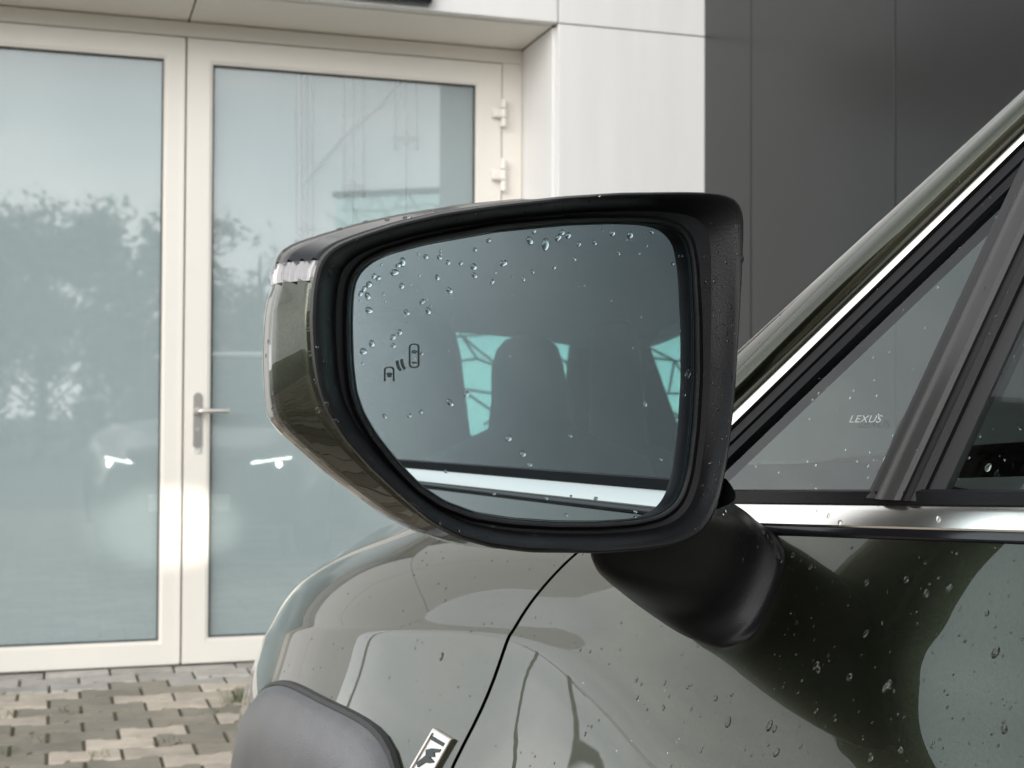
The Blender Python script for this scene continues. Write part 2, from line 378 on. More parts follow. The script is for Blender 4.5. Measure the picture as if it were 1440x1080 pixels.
# handle
def capsule(r, z0, z1, w, n0, n1, g, k=10):
    pts = [(r-.48+w*math.cos(a), z1-w+w*math.sin(a)) for a in np.linspace(0, math.pi, k)]+[(r-.48+w*math.cos(a), z0+w+w*math.sin(a)) for a in np.linspace(math.pi, 2*math.pi, k)]
    return g.loft([[(x, n1-ND, z) for x, z in pts], [(x, n0-ND+.002, z) for x, z in pts], [(r-.48+(x-r+.48)*.88, n0-ND, (z-(z0+z1)/2)*.98+(z0+z1)/2) for x, z in pts]], True, True, True)
g = G(); capsule(.5385, .880, 1.109, .0165, ND-.016, ND-.0055, g); g.obj('handle_plate', 'steel_brushed', lr, smooth=30)
g = G(); capsule(.5380, .864, .892, .0155, ND-.0155, ND-.0055, g); g.obj('plate_cap', 'plastic_white', lr, smooth=30)
y = -.016; zc = 1.034; xr = .5385-.48
g = G(); g.tube([(xr, y+.004, zc), (xr, y-.034, zc), (xr+.006, y-.046, zc), (xr+.018, y-.050, zc), (xr+.10, y-.050, zc+.001), (xr+.122, y-.049, zc+.0015)], [.0115, .0105, .0105, .010, .0095, .0092], 12)
g.tube([(xr, y-.000, zc), (xr, y-.012, zc)], .0150, 16); g.obj('lever_handle', 'chrome_satin', lr, smooth=40)
g = G(); g.tube([(xr, y+.001, .960), (xr, y-.004, .960)], .0085, 14); g.obj('lock_cylinder', 'chrome_satin', lr, smooth=40)
# hinges
for (z0, z1) in ((2.275, 2.394), (1.995, 2.135), (.22, .36)):
    g = G(); zm = (z0+z1)/2; x = 1.8295-.48; h = z1-z0
    for a, b in ((z0, z0+h*.32), (z0+h*.345, z1-h*.345), (z1-h*.32, z1)):
        g.tube([(x, -.030, a), (x, -.030, a+.002), (x, -.030, b-.002), (x, -.030, b)], [.0105, .0125, .0125, .0105], 12)
    g.box(x-.050, x+.004, -.034, -.006, z0+h*.345, z1-h*.345, .003); g.box(x-.004, x+.016, -.026, .0, z0+.002, z0+h*.32-.002, .002); g.box(x-.004, x+.016, -.026, .0, z1-h*.32+.002, z1-.002, .002)
    g.obj('hinge', 'frame_cream', lr, smooth=35)
# film behind the panes and fittings hanging between pane and film
B(-.80, 1.77, ND+.066, ND+.070, .05, 2.56).obj('privacy_film', 'film_teal', bld)
def ip(px, py, n=ND+.052):
    d = ray(px, py); p = CAM+d*(n/(d@NV)); return np.array([p@RV-.48, n-ND, p[2]])
def rod(pix, r, mat='rod_grey', name='hanging_rod'):
    G().tube([ip(*p) for p in pix], r, 8).obj(name, mat, bld, smooth=40)
for (xs, yb, ys, arm) in (((556, 571, 586), 195, 420, 1), ((484, 497, 511), 262, 420, 1), ((424, 432, 440), 322, 430, .6)):
    g = G()
    for x in (xs[0], xs[2]): g.tube([ip(x, 90), ip(x, yb+14)], .0035, 8)
    g.tube([ip(xs[1], 90), ip(xs[1], ys)], .0028, 8)
    g.tube([ip(xs[0]-3, yb), ip(xs[2]+3, yb)], .0075*arm+.002, 8); g.tube([ip(xs[1], yb-8), ip(xs[1], yb+10)], .010*arm, 8)
    for x in (xs[0], xs[2]): g.tube([ip(x, yb-2), ip(x, yb+16)], .006*arm+.001, 8)
    g.obj('hanging_rod', 'rod_grey', bld, smooth=40)
rod([(430, 256), (458, 222), (486, 190), (512, 168), (534, 150), (552, 128), (572, 108), (590, 90)], .0065, name='bent_cable')
rod([(417, 85), (417, 330)], .0035)
g = G(); a, b = ip(419, 80, ND+.057), ip(426, 330, ND+.057); g.box(a[0], b[0], a[1], a[1]+.006, b[2], a[2]); g.obj('edge_strip', 'plastic_white', bld)
# black sign above the door
B(-.42, 1.392, NF-.045, NF-.004, 2.646, 2.95, .012).obj('sign_board', 'sign_black', bld, smooth=40)

# dark annex at a right angle
ax = empty('annex_building', fac(2.586, NF), TH, 'dark anthracite ribbed metal wall meeting the white facade', 'building')
joints = [NF, NF-.430, NF-1.439, NF-2.448, NF-3.457]
for a, b in zip(joints[:-1], joints[1:]):
    gg = G().box(0, .08, b-NF+.003, a-NF-.003, .05, 4.9, .004); gg.obj('wall_panel', 'panel_dark', ax)
for i in range(3): G().box(.083+i*1.1, 1.18+i*1.1, -3.457, -3.377, .05, 4.9, .004).obj('wall_panel', 'panel_dark', ax)
G().box(.04, 3.35, -3.40, -.01, 0, 4.88).obj('core_wall', 'panel_back', ax)
G().box(-.02, 3.42, -3.49, .0, 4.905, 4.96).obj('roof_edge', 'panel_dark', ax)

# ================================================================== the car
CARW = CAM + HV*.571 + OV*(-1.43); CARW[2] = 0
car = empty('parked_car', CARW, PHI+math.pi/2, 'dark khaki green crossover car with wet paint and headlights on', 'car')
# side surface stations: x -> ten (y,z) points from bonnet centre to sill
ST = {}
def st(x, zh, crin, crest, mid, crease, below, mx, lo, sill): ST[x] = [(0, zh+.035), (.42, zh+.02), crin, crest, mid, crease, below, mx, lo, sill]
for x in (-3.2, -2.2, -1.2, -.5, 0.0):
    z = zbelt(x); ST[x] = [(0, z), (.4, z), (.80, z-.004), (.872, z-.019), (.8885, z-.048), (.9080, z-.082), (.9480, z-.155), (.980, .70), (.988, .55), (.95, .3)]
st(.12, .985, (.77, .975), (.865, .948), (.884, .926), (.9045, .889), (.929, .835), (.962, .70), (.972, .55), (.935, .3))
st(.24, .975, (.74, .970), (.838, .952), (.876, .922), (.9000, .879), (.911, .850), (.949, .70), (.957, .55), (.92, .3))
st(.42, .965, (.72, .960), (.826, .944), (.872, .908), (.9030, .861), (.914, .832), (.946, .70), (.955, .55), (.92, .3))
st(.54, .950, (.70, .945), (.812, .928), (.865, .893), (.8970, .846), (.908, .818), (.937, .70), (.945, .55), (.91, .3))
st(.66, .935, (.67, .930), (.788, .908), (.845, .873), (.8760, .828), (.887, .802), (.912, .70), (.92, .55), (.89, .3))
st(.80, .915, (.63, .908), (.752, .874), (.806, .843), (.8340, .804), (.844, .78), (.862, .70), (.87, .55), (.84, .3))
st(.95, .885, (.60, .868), (.712, .829), (.752, .802), (.7760, .766), (.785, .745), (.800, .68), (.805, .5), (.79, .3))
st(1.12, .850, (.56, .820), (.664, .768), (.694, .750), (.7100, .724), (.718, .705), (.735, .65), (.75, .5), (.74, .3))
st(1.30, .810, (.50, .775), (.590, .728), (.612, .714), (.6260, .695), (.634, .68), (.655, .62), (.675, .5), (.67, .3))
st(1.45, .775, (.40, .745), (.470, .708), (.490, .697), (.5030, .682), (.512, .668), (.540, .61), (.56, .5), (.56, .3))
st(1.54, .735, (.22, .715), (.260, .690), (.275, .682), (.2850, .670), (.292, .66), (.320, .60), (.34, .5), (.34, .3))
XS = sorted(ST); ARR = np.array([ST[x] for x in XS])
CT = np.array([0, 1, 2, 3, 4, 5, 6, 7, 8, 9], float)
_PC = {}
def prof(x):
    k = round(float(x), 5)
    if k not in _PC: _PC[k] = cr1(XS, ARR, k)
    return _PC[k]
def S(x, t, side=1):
    P = prof(x)
    a = cr1(CT[3:], P[3:], t) if t >= 3 else cr1(CT[:4], P[:4], t)
    return np.array([x, a[0]*side, a[1]])
GX = np.linspace(-3.2, 1.54, 260); GZ = np.linspace(.26, 1.10, 169); GY = []
for _x in GX:
    _P = prof(_x); _q = np.array([cr1(CT[3:], _P[3:], t) for t in np.linspace(3, 9, 61)]); GY.append(np.interp(-GZ, -_q[:, 1], _q[:, 0]))
GY = np.array(GY)
def surfY(x, z):
    fx = min(max((x-GX[0])/(GX[1]-GX[0]), 0), len(GX)-1.001); fz = min(max((z-GZ[0])/(GZ[1]-GZ[0]), 0), len(GZ)-1.001); i, j = int(fx), int(fz); u, v = fx-i, fz-j
    return float(GY[i, j]*(1-u)*(1-v)+GY[i+1, j]*u*(1-v)+GY[i, j+1]*(1-u)*v+GY[i+1, j+1]*u*v)
TG = np.unique(np.concatenate([np.linspace(3, 7, 49), np.linspace(7, 9, 11)]))
def xshut(z): return float(np.interp(z, XZ, XV))
def _xs0(z): return float(np.interp(z, [.30, .60, .774, .823, .867, .879, .892, .921, .955], [.30, .305, .276, .250, .240, .241, .2345, .210, .185]))
XZ = np.linspace(.28, .96, 120); XV = np.array([_xs0(z) for z in XZ])
for _ in range(14): XV[1:-1] = (XV[:-2]+2*XV[1:-1]+XV[2:])/4
def arch_r(c, sn, A, Bz, front):           # squared-off trailing side, rounder leading side
    e, A = (2.6, A) if c > 0 else (5.5, A*.60)
    if not front: e, A = 3.5, abs(A if c > 0 else A/.60)
    return (abs(c/A)**e+abs(sn/Bz)**e)**(-1/e)
def arch_in(x, z, x0, A, Bz, z0=.34):
    d = math.hypot(x-x0, z-z0)+1e-6; return d < arch_r((x-x0)/d, (z-z0)/d, A, Bz, x0 > 0)
def panel(xa, xb, nx, side, archx=None, name='panel', ts=TG, edges=True, mat='paint_khaki', off=0.0, bias=1.0):
    """lofted body panel between two (possibly z-dependent) ends"""
    vs, fs = [], []; rows = []
    for i in range(nx+1):
        u = (i/nx)**bias; row = []
        for t in ts:
            x0 = xa(t) if callable(xa) else xa; x1 = xb(t) if callable(xb) else xb
            x = x0+(x1-x0)*u; p = S(x, t, side); p[1] -= side*off; row.append(p)
        rows.append(row)
    if edges:                               # folded flanges so panel edges have thickness
        fl = lambda row, dx: [p+np.array([dx, -side*.014, -.002]) for p in row]
        rows = [fl(rows[0], .0)]+rows+[fl(rows[-1], 0)]
    n = len(ts)
    for row in rows: vs += row
    for i in range(len(rows)-1):
        for j in range(n-1):
            q = (i*n+j, i*n+j+1, (i+1)*n+j+1, (i+1)*n+j)
            if archx is not None:
                c = sum(np.array(vs[k]) for k in q)/4
                if arch_in(c[0], c[2], archx, .315, .40): continue
            fs.append(q)
    return vs, fs
def xs_t(t): # shut line as function of profile parameter
    x = .24
    for _ in range(8): x = xshut(S(x, t)[2])
    return x
XST = {float(t): xs_t(t) for t in TG}
for side in (1, -1):
    v, f = panel(lambda t: XST[float(t)]+.0022, 1.54, 70, side, archx=.507)
    obj('front_fender', v, f, 'paint_khaki', car, smooth=50)
    v, f = panel(-1.22, lambda t: XST[float(t)]-.0022, 60, side)
    fd = obj('front_door', v, f, 'paint_khaki', car, smooth=50)
    if side == 1: FD = fd
    v, f = panel(-2.15, -1.225, 24, side, archx=-2.02); obj('rear_door', v, f, 'paint_khaki', car, smooth=50)
    v, f = panel(-3.2, -2.154, 24, side, archx=-2.02); obj('rear_quarter', v, f, 'paint_khaki', car, smooth=50)
    v, f = panel(-3.18, 1.50, 90, side, archx=.507, edges=False, off=.018); 
    f2 = [q for q in f if not arch_in(sum(v[k][0] for k in q)/4, sum(v[k][2] for k in q)/4, -2.02, .325, .405)]
    obj('inner_shell', v, f2, 'black_rubber', car, smooth=50)
    # belt moulding and black weather strips (follow the belt line)
    xr = np.linspace(.165, -2.6, 60)
    def strip(sec, name, mat, x0=None, par=None):
        loops = []
        for x in xr:
            z = zbelt(x); loops.append([(x, side*(.87+dy), z+dz) for dy, dz in sec])
        return G().loft(loops, True, True, True).obj(name, mat, car, smooth=30)
    strip([(-.010, .0), (-.0035, .0002), (-.0022, -.0008), (-.0002, -.0045), (.0018, -.0090), (.0030, -.0122), (.0026, -.0132), (-.010, -.0132)], 'belt_moulding', 'chrome')
    strip([(-.012, .0012), (-.004, .0065), (-.0015, .0055), (-.0012, -.001), (-.012, -.001)], 'glass_seal', 'black_matte')
    strip([(-.010, -.0125), (.0014, -.0125), (.0026, -.0145), (.0030, -.0172), (.0018, -.0192), (-.010, -.021)], 'belt_seal', 'black_gloss')
    # wheel arch cladding
    def arc(A, Bz, k, x0, inset=0, kk=40):
        pts = []
        for a in np.linspace(rad(-12), rad(192), 90):
            c, s = math.cos(a), math.sin(a); r = arch_r(c, s, A, Bz, x0 > 0)
            x, z = x0+r*c, .34+r*s
            y = surfY(x, max(z, .3)) if x0 > 0 else surfY(min(x, -.5), max(z, .3))
            pts.append((x, side*(y+k), z))
        return pts
    for x0 in (.507, -2.02):
        G().loft([arc(.3545, .4505, -.006, x0), arc(.354, .450, .0045, x0), arc(.351, .447, .0055, x0), arc(.349, .445, -.006, x0)], False).obj('arch_gap_shade', 'black_rubber', car, smooth=45)  # black strip standing in for the shadow gap along the cladding edge
        G().loft([arc(.352, .448, -.012, x0), arc(.350, .446, .007, x0), arc(.342, .438, .0125, x0), arc(.32, .415, .0145, x0), arc(.295, .385, .012, x0), arc(.282, .362, .004, x0), arc(.276, .350, -.03, x0), arc(.276, .350, -.10, x0)], False).obj('wheel_arch_cladding', 'cladding_plastic', car, smooth=45)
        g = G(); n = 40
        ring = lambda r, y: [(x0+r*math.cos(2*math.pi*k/n), side*y, .335+r*math.sin(2*math.pi*k/n)) for k in range(n)]
        yw = .80 if x0 > 0 else .83
        g.loft([ring(.22, yw), ring(.30, yw+.012), ring(.325, yw-.01), ring(.335, yw-.04), ring(.335, yw-.19), ring(.30, yw-.22)], True, False, True)
        wh = g.obj('wheel', 'tyre_rubber', car, smooth=40)
        g = G(); g.loft([ring(.225, yw-.005), ring(.215, yw+.004), ring(.205, yw-.015), ring(.20, yw-.10)], True)
        for k in range(10):
            a = 2*math.pi*k/10; ca, sa = math.cos(a), math.sin(a)
            q = [(x0+r*ca-w*sa, side*(yw-.012-.02*(r < .1)), .335+r*sa+w*ca) for r, w in ((.04, .022), (.212, .012), (.212, -.012), (.04, -.022))]
            g.prism(q, (0, -side*.03, 0))
        g.loft([ring(.06, yw-.01), ring(.06, yw-.06)], True, True, True); g.obj('rim', 'rim_alloy', wh, smooth=35)
        g = G(); g.loft([ring(.44 if x0 > 0 else .40, .50), ring(.30, .48)], True, True, True); g.obj('wheel_well', 'black_rubber', car)
# bonnet
vs, fs = [], []; tsb = np.concatenate([np.linspace(0, 2, 9), np.linspace(2.1, 2.985, 10)])
xb = np.linspace(.30, 1.54, 50); cols = [-t for t in tsb[::-1]]+list(tsb[1:])
for x in xb:
    for t in cols: vs.append(S(x, abs(t), -1 if t < 0 else 1))
n = len(cols)
for i in range(len(xb)-1):
    for j in range(n-1): fs.append((i*n+j, i*n+j+1, (i+1)*n+j+1, (i+1)*n+j))
obj('bonnet', vs, fs, 'paint_khaki', car, smooth=50)
# cowl in front of the windscreen
G().loft([[(.30+.02, -.80, .955), (.30+.02, .80, .955)], [(.20, -.84, .955), (.20, .84, .955)], [(.10, -.84, .99), (.10, .84, .99)]], False).obj('cowl', 'black_matte', car)
# nose: bumper front with grille
tl = list(np.linspace(3, 9, 20)); a = [S(1.54, t, 1) for t in tl]; b = [S(1.54, t, -1) for t in tl][::-1]
top = [S(1.54, t, -1) for t in (2.98, 2, 1)] + [S(1.54, t, 1) for t in (0, 1, 2, 2.98)]
loop = a+b+top[:]; c = np.mean(loop, axis=0)
G().loft([loop, [c+(p-c)*.9+np.array([.03, 0, 0]) for p in loop]], True, False, True).obj('front_bumper', 'paint_khaki', car, smooth=50)
g = G(); g.prism([(1.572, -.20, .66), (1.572, .20, .66), (1.572, .10, .50), (1.572, .24, .32), (1.572, -.24, .32), (1.572, -.10, .50)], (.012, 0, 0)); gr = g.obj('grille', 'black_gloss', car)
for k in range(7): 
    z = .35+.045*k; G().box(1.584, 1.590, -.16, .16, z, z+.012, .002).obj('grille_bar', 'chrome_satin', gr)
G().box(1.572, 1.582, -.26, .26, .395, .505, .004).obj('number_plate', 'plastic_white', car)
# headlights: lens pod, tick-shaped daytime strip and lit projector
for side in (1, -1):
    def nose(y, z, k=.012):                 # front surface x at lateral y near height z
        xs = np.linspace(.8, 1.53, 60); yy = [surfY(x, z) for x in xs]; return float(np.interp(-abs(y), [-q for q in yy], xs))+k
    top = [(.61, .730), (.57, .729), (.50, .722), (.40, .710)]; bot = [(.40, .668), (.50, .672), (.57, .684), (.61, .698)]
    lp = [(nose(y, z, .001), side*y, z) for y, z in top+bot]; lp2 = [(nose(y, z, .008), side*(y*.98+.008), .706+(z-.706)*.85) for y, z in top+bot]
    hd = G().loft([[(x-.06, y, z) for x, y, z in lp], lp, lp2], True, True, True).obj('headlight', 'black_gloss', car, smooth=40)
    pts = [(.615, .734), (.58, .731), (.50, .721), (.405, .705), (.385, .703)]
    pth = [(nose(y, z, .010), side*y, z) for y, z in pts]; G().tube(pth, .0065, 8).obj('daytime_strip', 'drl_white', hd, smooth=50)
    G().tube([(nose(.388, .703, .010), side*.388, .703), (nose(.43, .727, .010), side*.43, .727)], .005, 8).obj('daytime_strip', 'drl_white', hd, smooth=50)
    px_ = nose(.55, .70, .004)
    G().tube([(px_-.02, side*.55, .692), (px_+.012, side*.55, .692)], [.02, .019], 16).obj('projector_lamp', 'lamp_white', hd, smooth=30)
    sl = bpy.data.lights.new('headlamp_beam', 'SPOT'); sl.energy = 130; sl.color = (1, .95, .84); sl.spot_size = rad(6.4); sl.spot_blend = .8; sl.shadow_soft_size = .02
    so = bpy.data.objects.new('headlamp_beam', sl); COL.objects.link(so); so.parent = hd
    so.location = (px_+.03, side*.55, .692); so.scale = (1.7, 1, 1)
    so.rotation_euler = Vector((1, 0, -.036)).to_track_quat('-Z', 'Y').to_euler()

# ---- cabin: roof, pillars, glass
def wl(x, z, side=1, k=0.0):               # point on side-glass plane from x,z
    y = .87-TT*(z-zbelt(x)); return np.array([x, side*(y+k), z])
ZR = 1.47
def roofz(x): return float(np.interp(x, [-3.0, -2.4, -1.2, -.6, -.40], [1.44, 1.50, 1.525, 1.50, 1.46]))
vs, fs = [], []
xr = np.linspace(-.40, -3.22, 24); yr = np.linspace(-1, 1, 21)
for x in xr:
    for y in yr: vs.append((x, y*.66, roofz(x)+.045*(1-y*y)-.02))
for x in xr:
    for y in yr: vs.append((x, y*.65, roofz(x)+.045*(1-y*y)-.055))
n = len(yr); N = n*len(xr)
for i in range(len(xr)-1):
    for j in range(n-1): fs += [(i*n+j, i*n+j+1, (i+1)*n+j+1, (i+1)*n+j), (N+i*n+j, N+(i+1)*n+j, N+(i+1)*n+j+1, N+i*n+j+1)]
obj('roof', vs[:N], [f for f in fs if max(f) < N], 'paint_khaki', car, smooth=50)
obj('headliner', vs[N:], [tuple(i-N for i in f) for f in fs if min(f) >= N], 'interior_grey', car, smooth=50)
# photo outlines of the front pillar, continued to the roof
def pilx(z, edge):                          # x on the pillar edges as a function of height, from the photographed lines
    pts = {'outer': [(1039, 483), (1173, 360), (1440, 118)], 'co': [(1031, 582), (1257, 360), (1440, 193)], 'ci': [(1031, 605), (1275, 360), (1440, 208)], 'fi': [(1025, 645), (1318, 360), (1440, 247)]}[edge]
    q = [wp(*p) for p in pts]; zs = [p[2] for p in q]; xs = [p[0] for p in q]
    zs, xs = np.array(zs), np.array(xs)
    c = np.polyfit(zs, xs, 1)
    base = np.polyval(c, z)
    return float(base-max(0, z-1.2)**2*.35) if edge else base
def pillar_strip(e0, e1, z0, z1, sec, name, mat, side, parent=car, n=40):
    loops = []
    for z in np.linspace(z0, z1, n):
        a, b = pilx(z, e0), pilx(z, e1); loops.append([wl(a+(b-a)*u, z, side, k) for u, k in sec])
    return G().loft(loops, True, True, True).obj(name, mat, parent, smooth=50)
for side in (1, -1):
    # body-coloured pillar: rolled section from the windscreen edge to the bright strip
    pillar_strip('outer', 'co', .955, 1.47, [(0, -.05), (0, -.014), (.03, -.007), (.08, -.002), (.16, .0020), (.30, .0055), (.45, .0078), (.62, .0088), (.77, .0085), (.86, .0055), (.93, -.0002), (.99, -.0045), (.99, -.05)], 'front_pillar', 'paint_khaki', side)
    pillar_strip('co', 'ci', .968, 1.46, [(0, -.02), (.0, .000), (.1, .0030), (.5, .0042), (.9, .0030), (1.0, .0), (1.0, -.02)], 'pillar_moulding', 'chrome', side)
    pillar_strip('ci', 'fi', .968, 1.455, [(.02, -.02), (.02, -.002), (.08, .0012), (.48, .0012), (.54, -.0012), (.58, .0), (.92, -.001), (1.0, -.007), (1.0, -.02)], 'window_frame', 'black_matte', side)
# quarter pane, division bar, main pane (left side from the photo; right side mirrored)
bl = np.polyfit([wp(1225, 700)[2], wp(1383, 360)[2]], [wp(1225, 700)[0], wp(1383, 360)[0]], 1)
def barx(z, px_off): # px_off metres rearwards of the bar's front edge
    return float(np.polyval(bl, z))-px_off
def strip_x(f0, f1, z0, z1, sec, name, mat, side, parent=car, n=24):
    loops = []
    for z in np.linspace(z0, z1, n):
        a, b = f0(z), f1(z); loops.append([wl(a+(b-a)*u, z, side, k) for u, k in sec])
    return G().loft(loops, True, True, True).obj(name, mat, parent, smooth=40)
zq1 = 1.455
box4 = [(0, -.005), (0, 0), (1, 0), (1, -.005)]
for side in (1, -1):
    zt = 1.30
    for z in np.linspace(1.0, 1.45, 90):
        if pilx(z, 'fi') < barx(z, 0): zt = z; break
    qp = strip_x(lambda z: min(pilx(z, 'ci'), .10)+.002, lambda z: barx(z, .004), zbelt(.05)-.004, zt+.02, [(0, -.0085), (0, -.0045), (1, -.0045), (1, -.0085)], 'quarter_window', 'side_glass', side)
    if side == 1: QW = qp
    strip_x(lambda z: barx(z, -.0035), lambda z: barx(z, .0035), .978, zq1, [(0, -.01), (0, .0), (.5, .0012), (1, .0), (1, -.01)], 'bar_seal', 'black_rubber', side)
    strip_x(lambda z: barx(z, .0035), lambda z: barx(z, .0205), .978, zq1, [(0, -.012), (0, .0010), (.12, .0030), (.5, .0042), (.88, .0030), (1, .0005), (1, -.012)], 'division_bar', 'bar_grey', side)
    strip_x(lambda z: barx(z, .0205), lambda z: barx(z, .031), .978, zq1, [(0, -.012), (0, -.001), (.25, .0012), (.7, .0012), (1, -.002), (1, -.012)], 'run_channel', 'black_matte', side)
    strip_x(lambda z: barx(z, .031), lambda z: barx(z, .040), .978, zq1, [(0, -.012), (0, -.005), (1, -.0065), (1, -.012)], 'run_channel', 'black_rubber', side)
    strip_x(lambda z: barx(z, .039), lambda z: -1.27, zbelt(-.3)-.03, 1.455, [(0, -.0115), (0, -.0075), (1, -.0075), (1, -.0115)], 'side_window', 'door_window_glass', side)
    strip_x(lambda z: -1.255+(1.0-z)*.06, lambda z: -1.375+(1.0-z)*.06, 1.02, 1.46, [(0, -.02), (0, .001), (1, .001), (1, -.02)], 'centre_pillar', 'black_gloss', side)
    strip_x(lambda z: -1.37, lambda z: -3.06-(1.46-z)*.12, zbelt(-1.5)-.03, 1.455, [(0, -.011), (0, -.007), (1, -.007), (1, -.011)], 'side_window', 'rear_glass', side)
    strip_x(lambda z: -3.05-(1.46-z)*.12, lambda z: -3.25-(1.46-z)*.10, 1.06, 1.46, [(0, -.05), (0, .002), (.5, .004), (1, -.02), (1, -.06)], 'rear_pillar', 'paint_khaki', side)
    # roof rail above the glass
    loops = []
    for x in np.linspace(-.37, -3.22, 30):
        zz = roofz(x)-.015; loops.append([wl(x, zz-.045, side, -.02), wl(x, zz-.045, side, .003), wl(x, zz-.02, side, .005), (x, side*.655, roofz(x)+.004), (x, side*.60, roofz(x)+.002), (x, side*.60, zz-.03)])
    G().loft(loops, True, True, True).obj('roof_rail', 'paint_khaki', car, smooth=40)
    # rear body between belt and window line
    loops = [[(x, side*.872, zbelt(x)-.02), wl(x, zbelt(x)-.02+.03, side, .002), (x, side*.80, zbelt(x)+.0)] for x in np.linspace(-2.3, -3.2, 10)]
    G().loft(loops, True, True, True).obj('shoulder_panel', 'paint_khaki', car, smooth=40)
# tailgate with glass opening
def tgx(z): return -3.34+(z-1.1)*.30
g = G()
for (y0, y1, z0, z1) in ((-.84, .84, .35, 1.13), (-.70, .70, 1.445, 1.50), (-.80, -.60, 1.13, 1.445), (.60, .80, 1.13, 1.445)):
    q = [(tgx(z0), y0, z0), (tgx(z0), y1, z0), (tgx(z1), y1, z1), (tgx(z1), y0, z1)]; g.prism(q, (-.04, 0, 0))
g.obj('tailgate', 'paint_khaki', car)
q = [(tgx(1.12)-.01, -.62, 1.12), (tgx(1.12)-.01, .62, 1.12), (tgx(1.45)-.01, .62, 1.45), (tgx(1.45)-.01, -.62, 1.45)]; G().prism(q, (-.005, 0, 0)).obj('rear_window', 'rear_glass', car)
# windscreen
loops = []
for z in np.linspace(.985, 1.46, 14):
    x = pilx(z, 'outer'); yy = .87-TT*(z-zbelt(x))-.018
    loops.append([(x+.16*(1-(u*u)), u*yy, z) for u in np.linspace(-1, 1, 21)])
G().loft(loops, False).obj('windscreen', 'side_glass', car, smooth=60)
# interior
g = G(); g.loft([[(.14, -.80, .93), (.14, .80, .93)], [(-.02, -.80, .985), (-.02, .80, .985)], [(-.20, -.79, .965), (-.20, .79, .965)], [(-.26, -.79, .90), (-.26, .79, .90)], [(-.22, -.79, .55), (-.22, .79, .55)]], False); g.obj('dashboard', 'interior_black', car, smooth=60)
G().box(-3.1, .2, -.82, .82, .30, .34).obj('cabin_floor', 'interior_black', car)
for side in (1, -1):
    g = G(); g.loft([[(x, side*.845, zbelt(x)-.025), (x, side*.80, zbelt(x)-.03), (x, side*.77, zbelt(x)-.08), (x, side*.79, .45)] for x in np.linspace(.05, -2.9, 12)], False); g.obj('door_trim', 'interior_grey', car, smooth=40)
def sring(cx, cy, z, hx, hy, n=20, e=2.6, lean=0):
    r = []
    for k in range(n):
        a = 2*math.pi*k/n; c, s = math.cos(a), math.sin(a); q = (abs(c)**e+abs(s)**e)**(-1/e); r.append((cx+hx*q*c, cy+hy*q*s, z))
    return r
def seat(x, y, w, mat, hz, hw):
    g = G(); g.loft([sring(x+.25, y, .42, .24, w*.5), sring(x+.27, y, .50, .26, w*.52), sring(x+.26, y, .58, .25, w*.5), sring(x+.25, y, .60, .2, w*.42)], True, True, True)
    s = g.obj('seat', mat, car, smooth=50)
    G().loft([sring(x+.02, y, .55, .07, w*.46), sring(x-.02, y, .70, .075, w*.5), sring(x-.08, y, .90, .07, w*.49), sring(x-.12, y, 1.02, .06, w*.42), sring(x-.14, y, 1.07, .05, hw*1.15), sring(x-.145, y, hz-.10, .05, hw), sring(x-.15, y, hz-.05, .05, hw*.93), sring(x-.15, y, hz-.02, .045, hw*.78), sring(x-.15, y, hz-.005, .035, hw*.55), sring(x-.15, y, hz, .015, hw*.2)], True, True, True).obj('backrest', mat, s, smooth=60)
seat(-1.22, .425, .44, 'interior_black', 1.212, .058); seat(-1.12, -.42, .48, 'interior_black', 1.20, .085)
seat(-2.15, .30, .5, 'interior_black', 1.37, .135); seat(-2.15, -.225, .5, 'interior_black', 1.36, .06)
g = G(); cst = np.array([-.42, .40, .93]); ax_ = np.array([-.92, 0, .38]); e1 = np.array([0, 1., 0]); e2 = np.cross(ax_, e1)
pth = [cst+.18*(math.cos(a)*e1+math.sin(a)*e2) for a in np.linspace(0, 2*math.pi, 33)]; g.tube(pth, .014, 8); g.tube([cst+.17*e1, cst-.17*e1], .018, 6); g.tube([cst, cst-ax_*.2], .04, 8)
g.obj('steering_wheel', 'interior_black', car, smooth=50)

# ---- wing mirror -------------------------------------------------------------------------
dM = cray(740, 530); MC = CARO+dM/(ray(740, 530)@np.array([0, 1, 0]))*.68
am, bmr = rad(4.5), rad(1.5)
MN = np.array([-math.cos(am)*math.cos(bmr), math.sin(am)*math.cos(bmr), math.sin(bmr)])
def mp_(px, py, k=0.0):                    # pixel -> plane parallel to the mirror glass, k metres towards its front
    d = cray(px, py); P0 = MC+MN*k; return CARO+d*(((P0-CARO)@MN)/(d@MN))
glass_px = [(499, 398), (505, 385), (520, 370), (545, 358), (600, 343), (700, 325), (800, 315.5), (880, 313), (925, 315), (950, 322), (966, 341), (972, 378), (975.5, 450), (976, 530), (972, 600), (965, 660), (957, 690), (946, 709), (925, 723), (890, 730.5), (840, 733.5), (780, 733), (720, 729), (668, 721), (625, 705), (592, 683), (560, 650), (530, 612), (511, 580), (501, 550), (496.5, 510), (495, 460), (496, 420)]
rim_px = [(437, 410), (443, 376), (453, 356), (475, 341), (510, 328), (560, 312), (620, 298), (700, 286), (790, 276), (870, 271), (950, 270), (1005, 271), (1030, 276), (1041, 285), (1046, 305), (1044, 370), (1040, 450), (1033, 560), (1024, 640), (1013, 700), (998, 735), (978, 755), (948, 767), (900, 774), (840, 778), (745, 777), (690, 770), (645, 757), (603, 734), (560, 697), (520, 660), (483, 619), (457, 578), (444, 540), (438, 500), (435, 450)]
NA = 240; CPX = (735, 522)
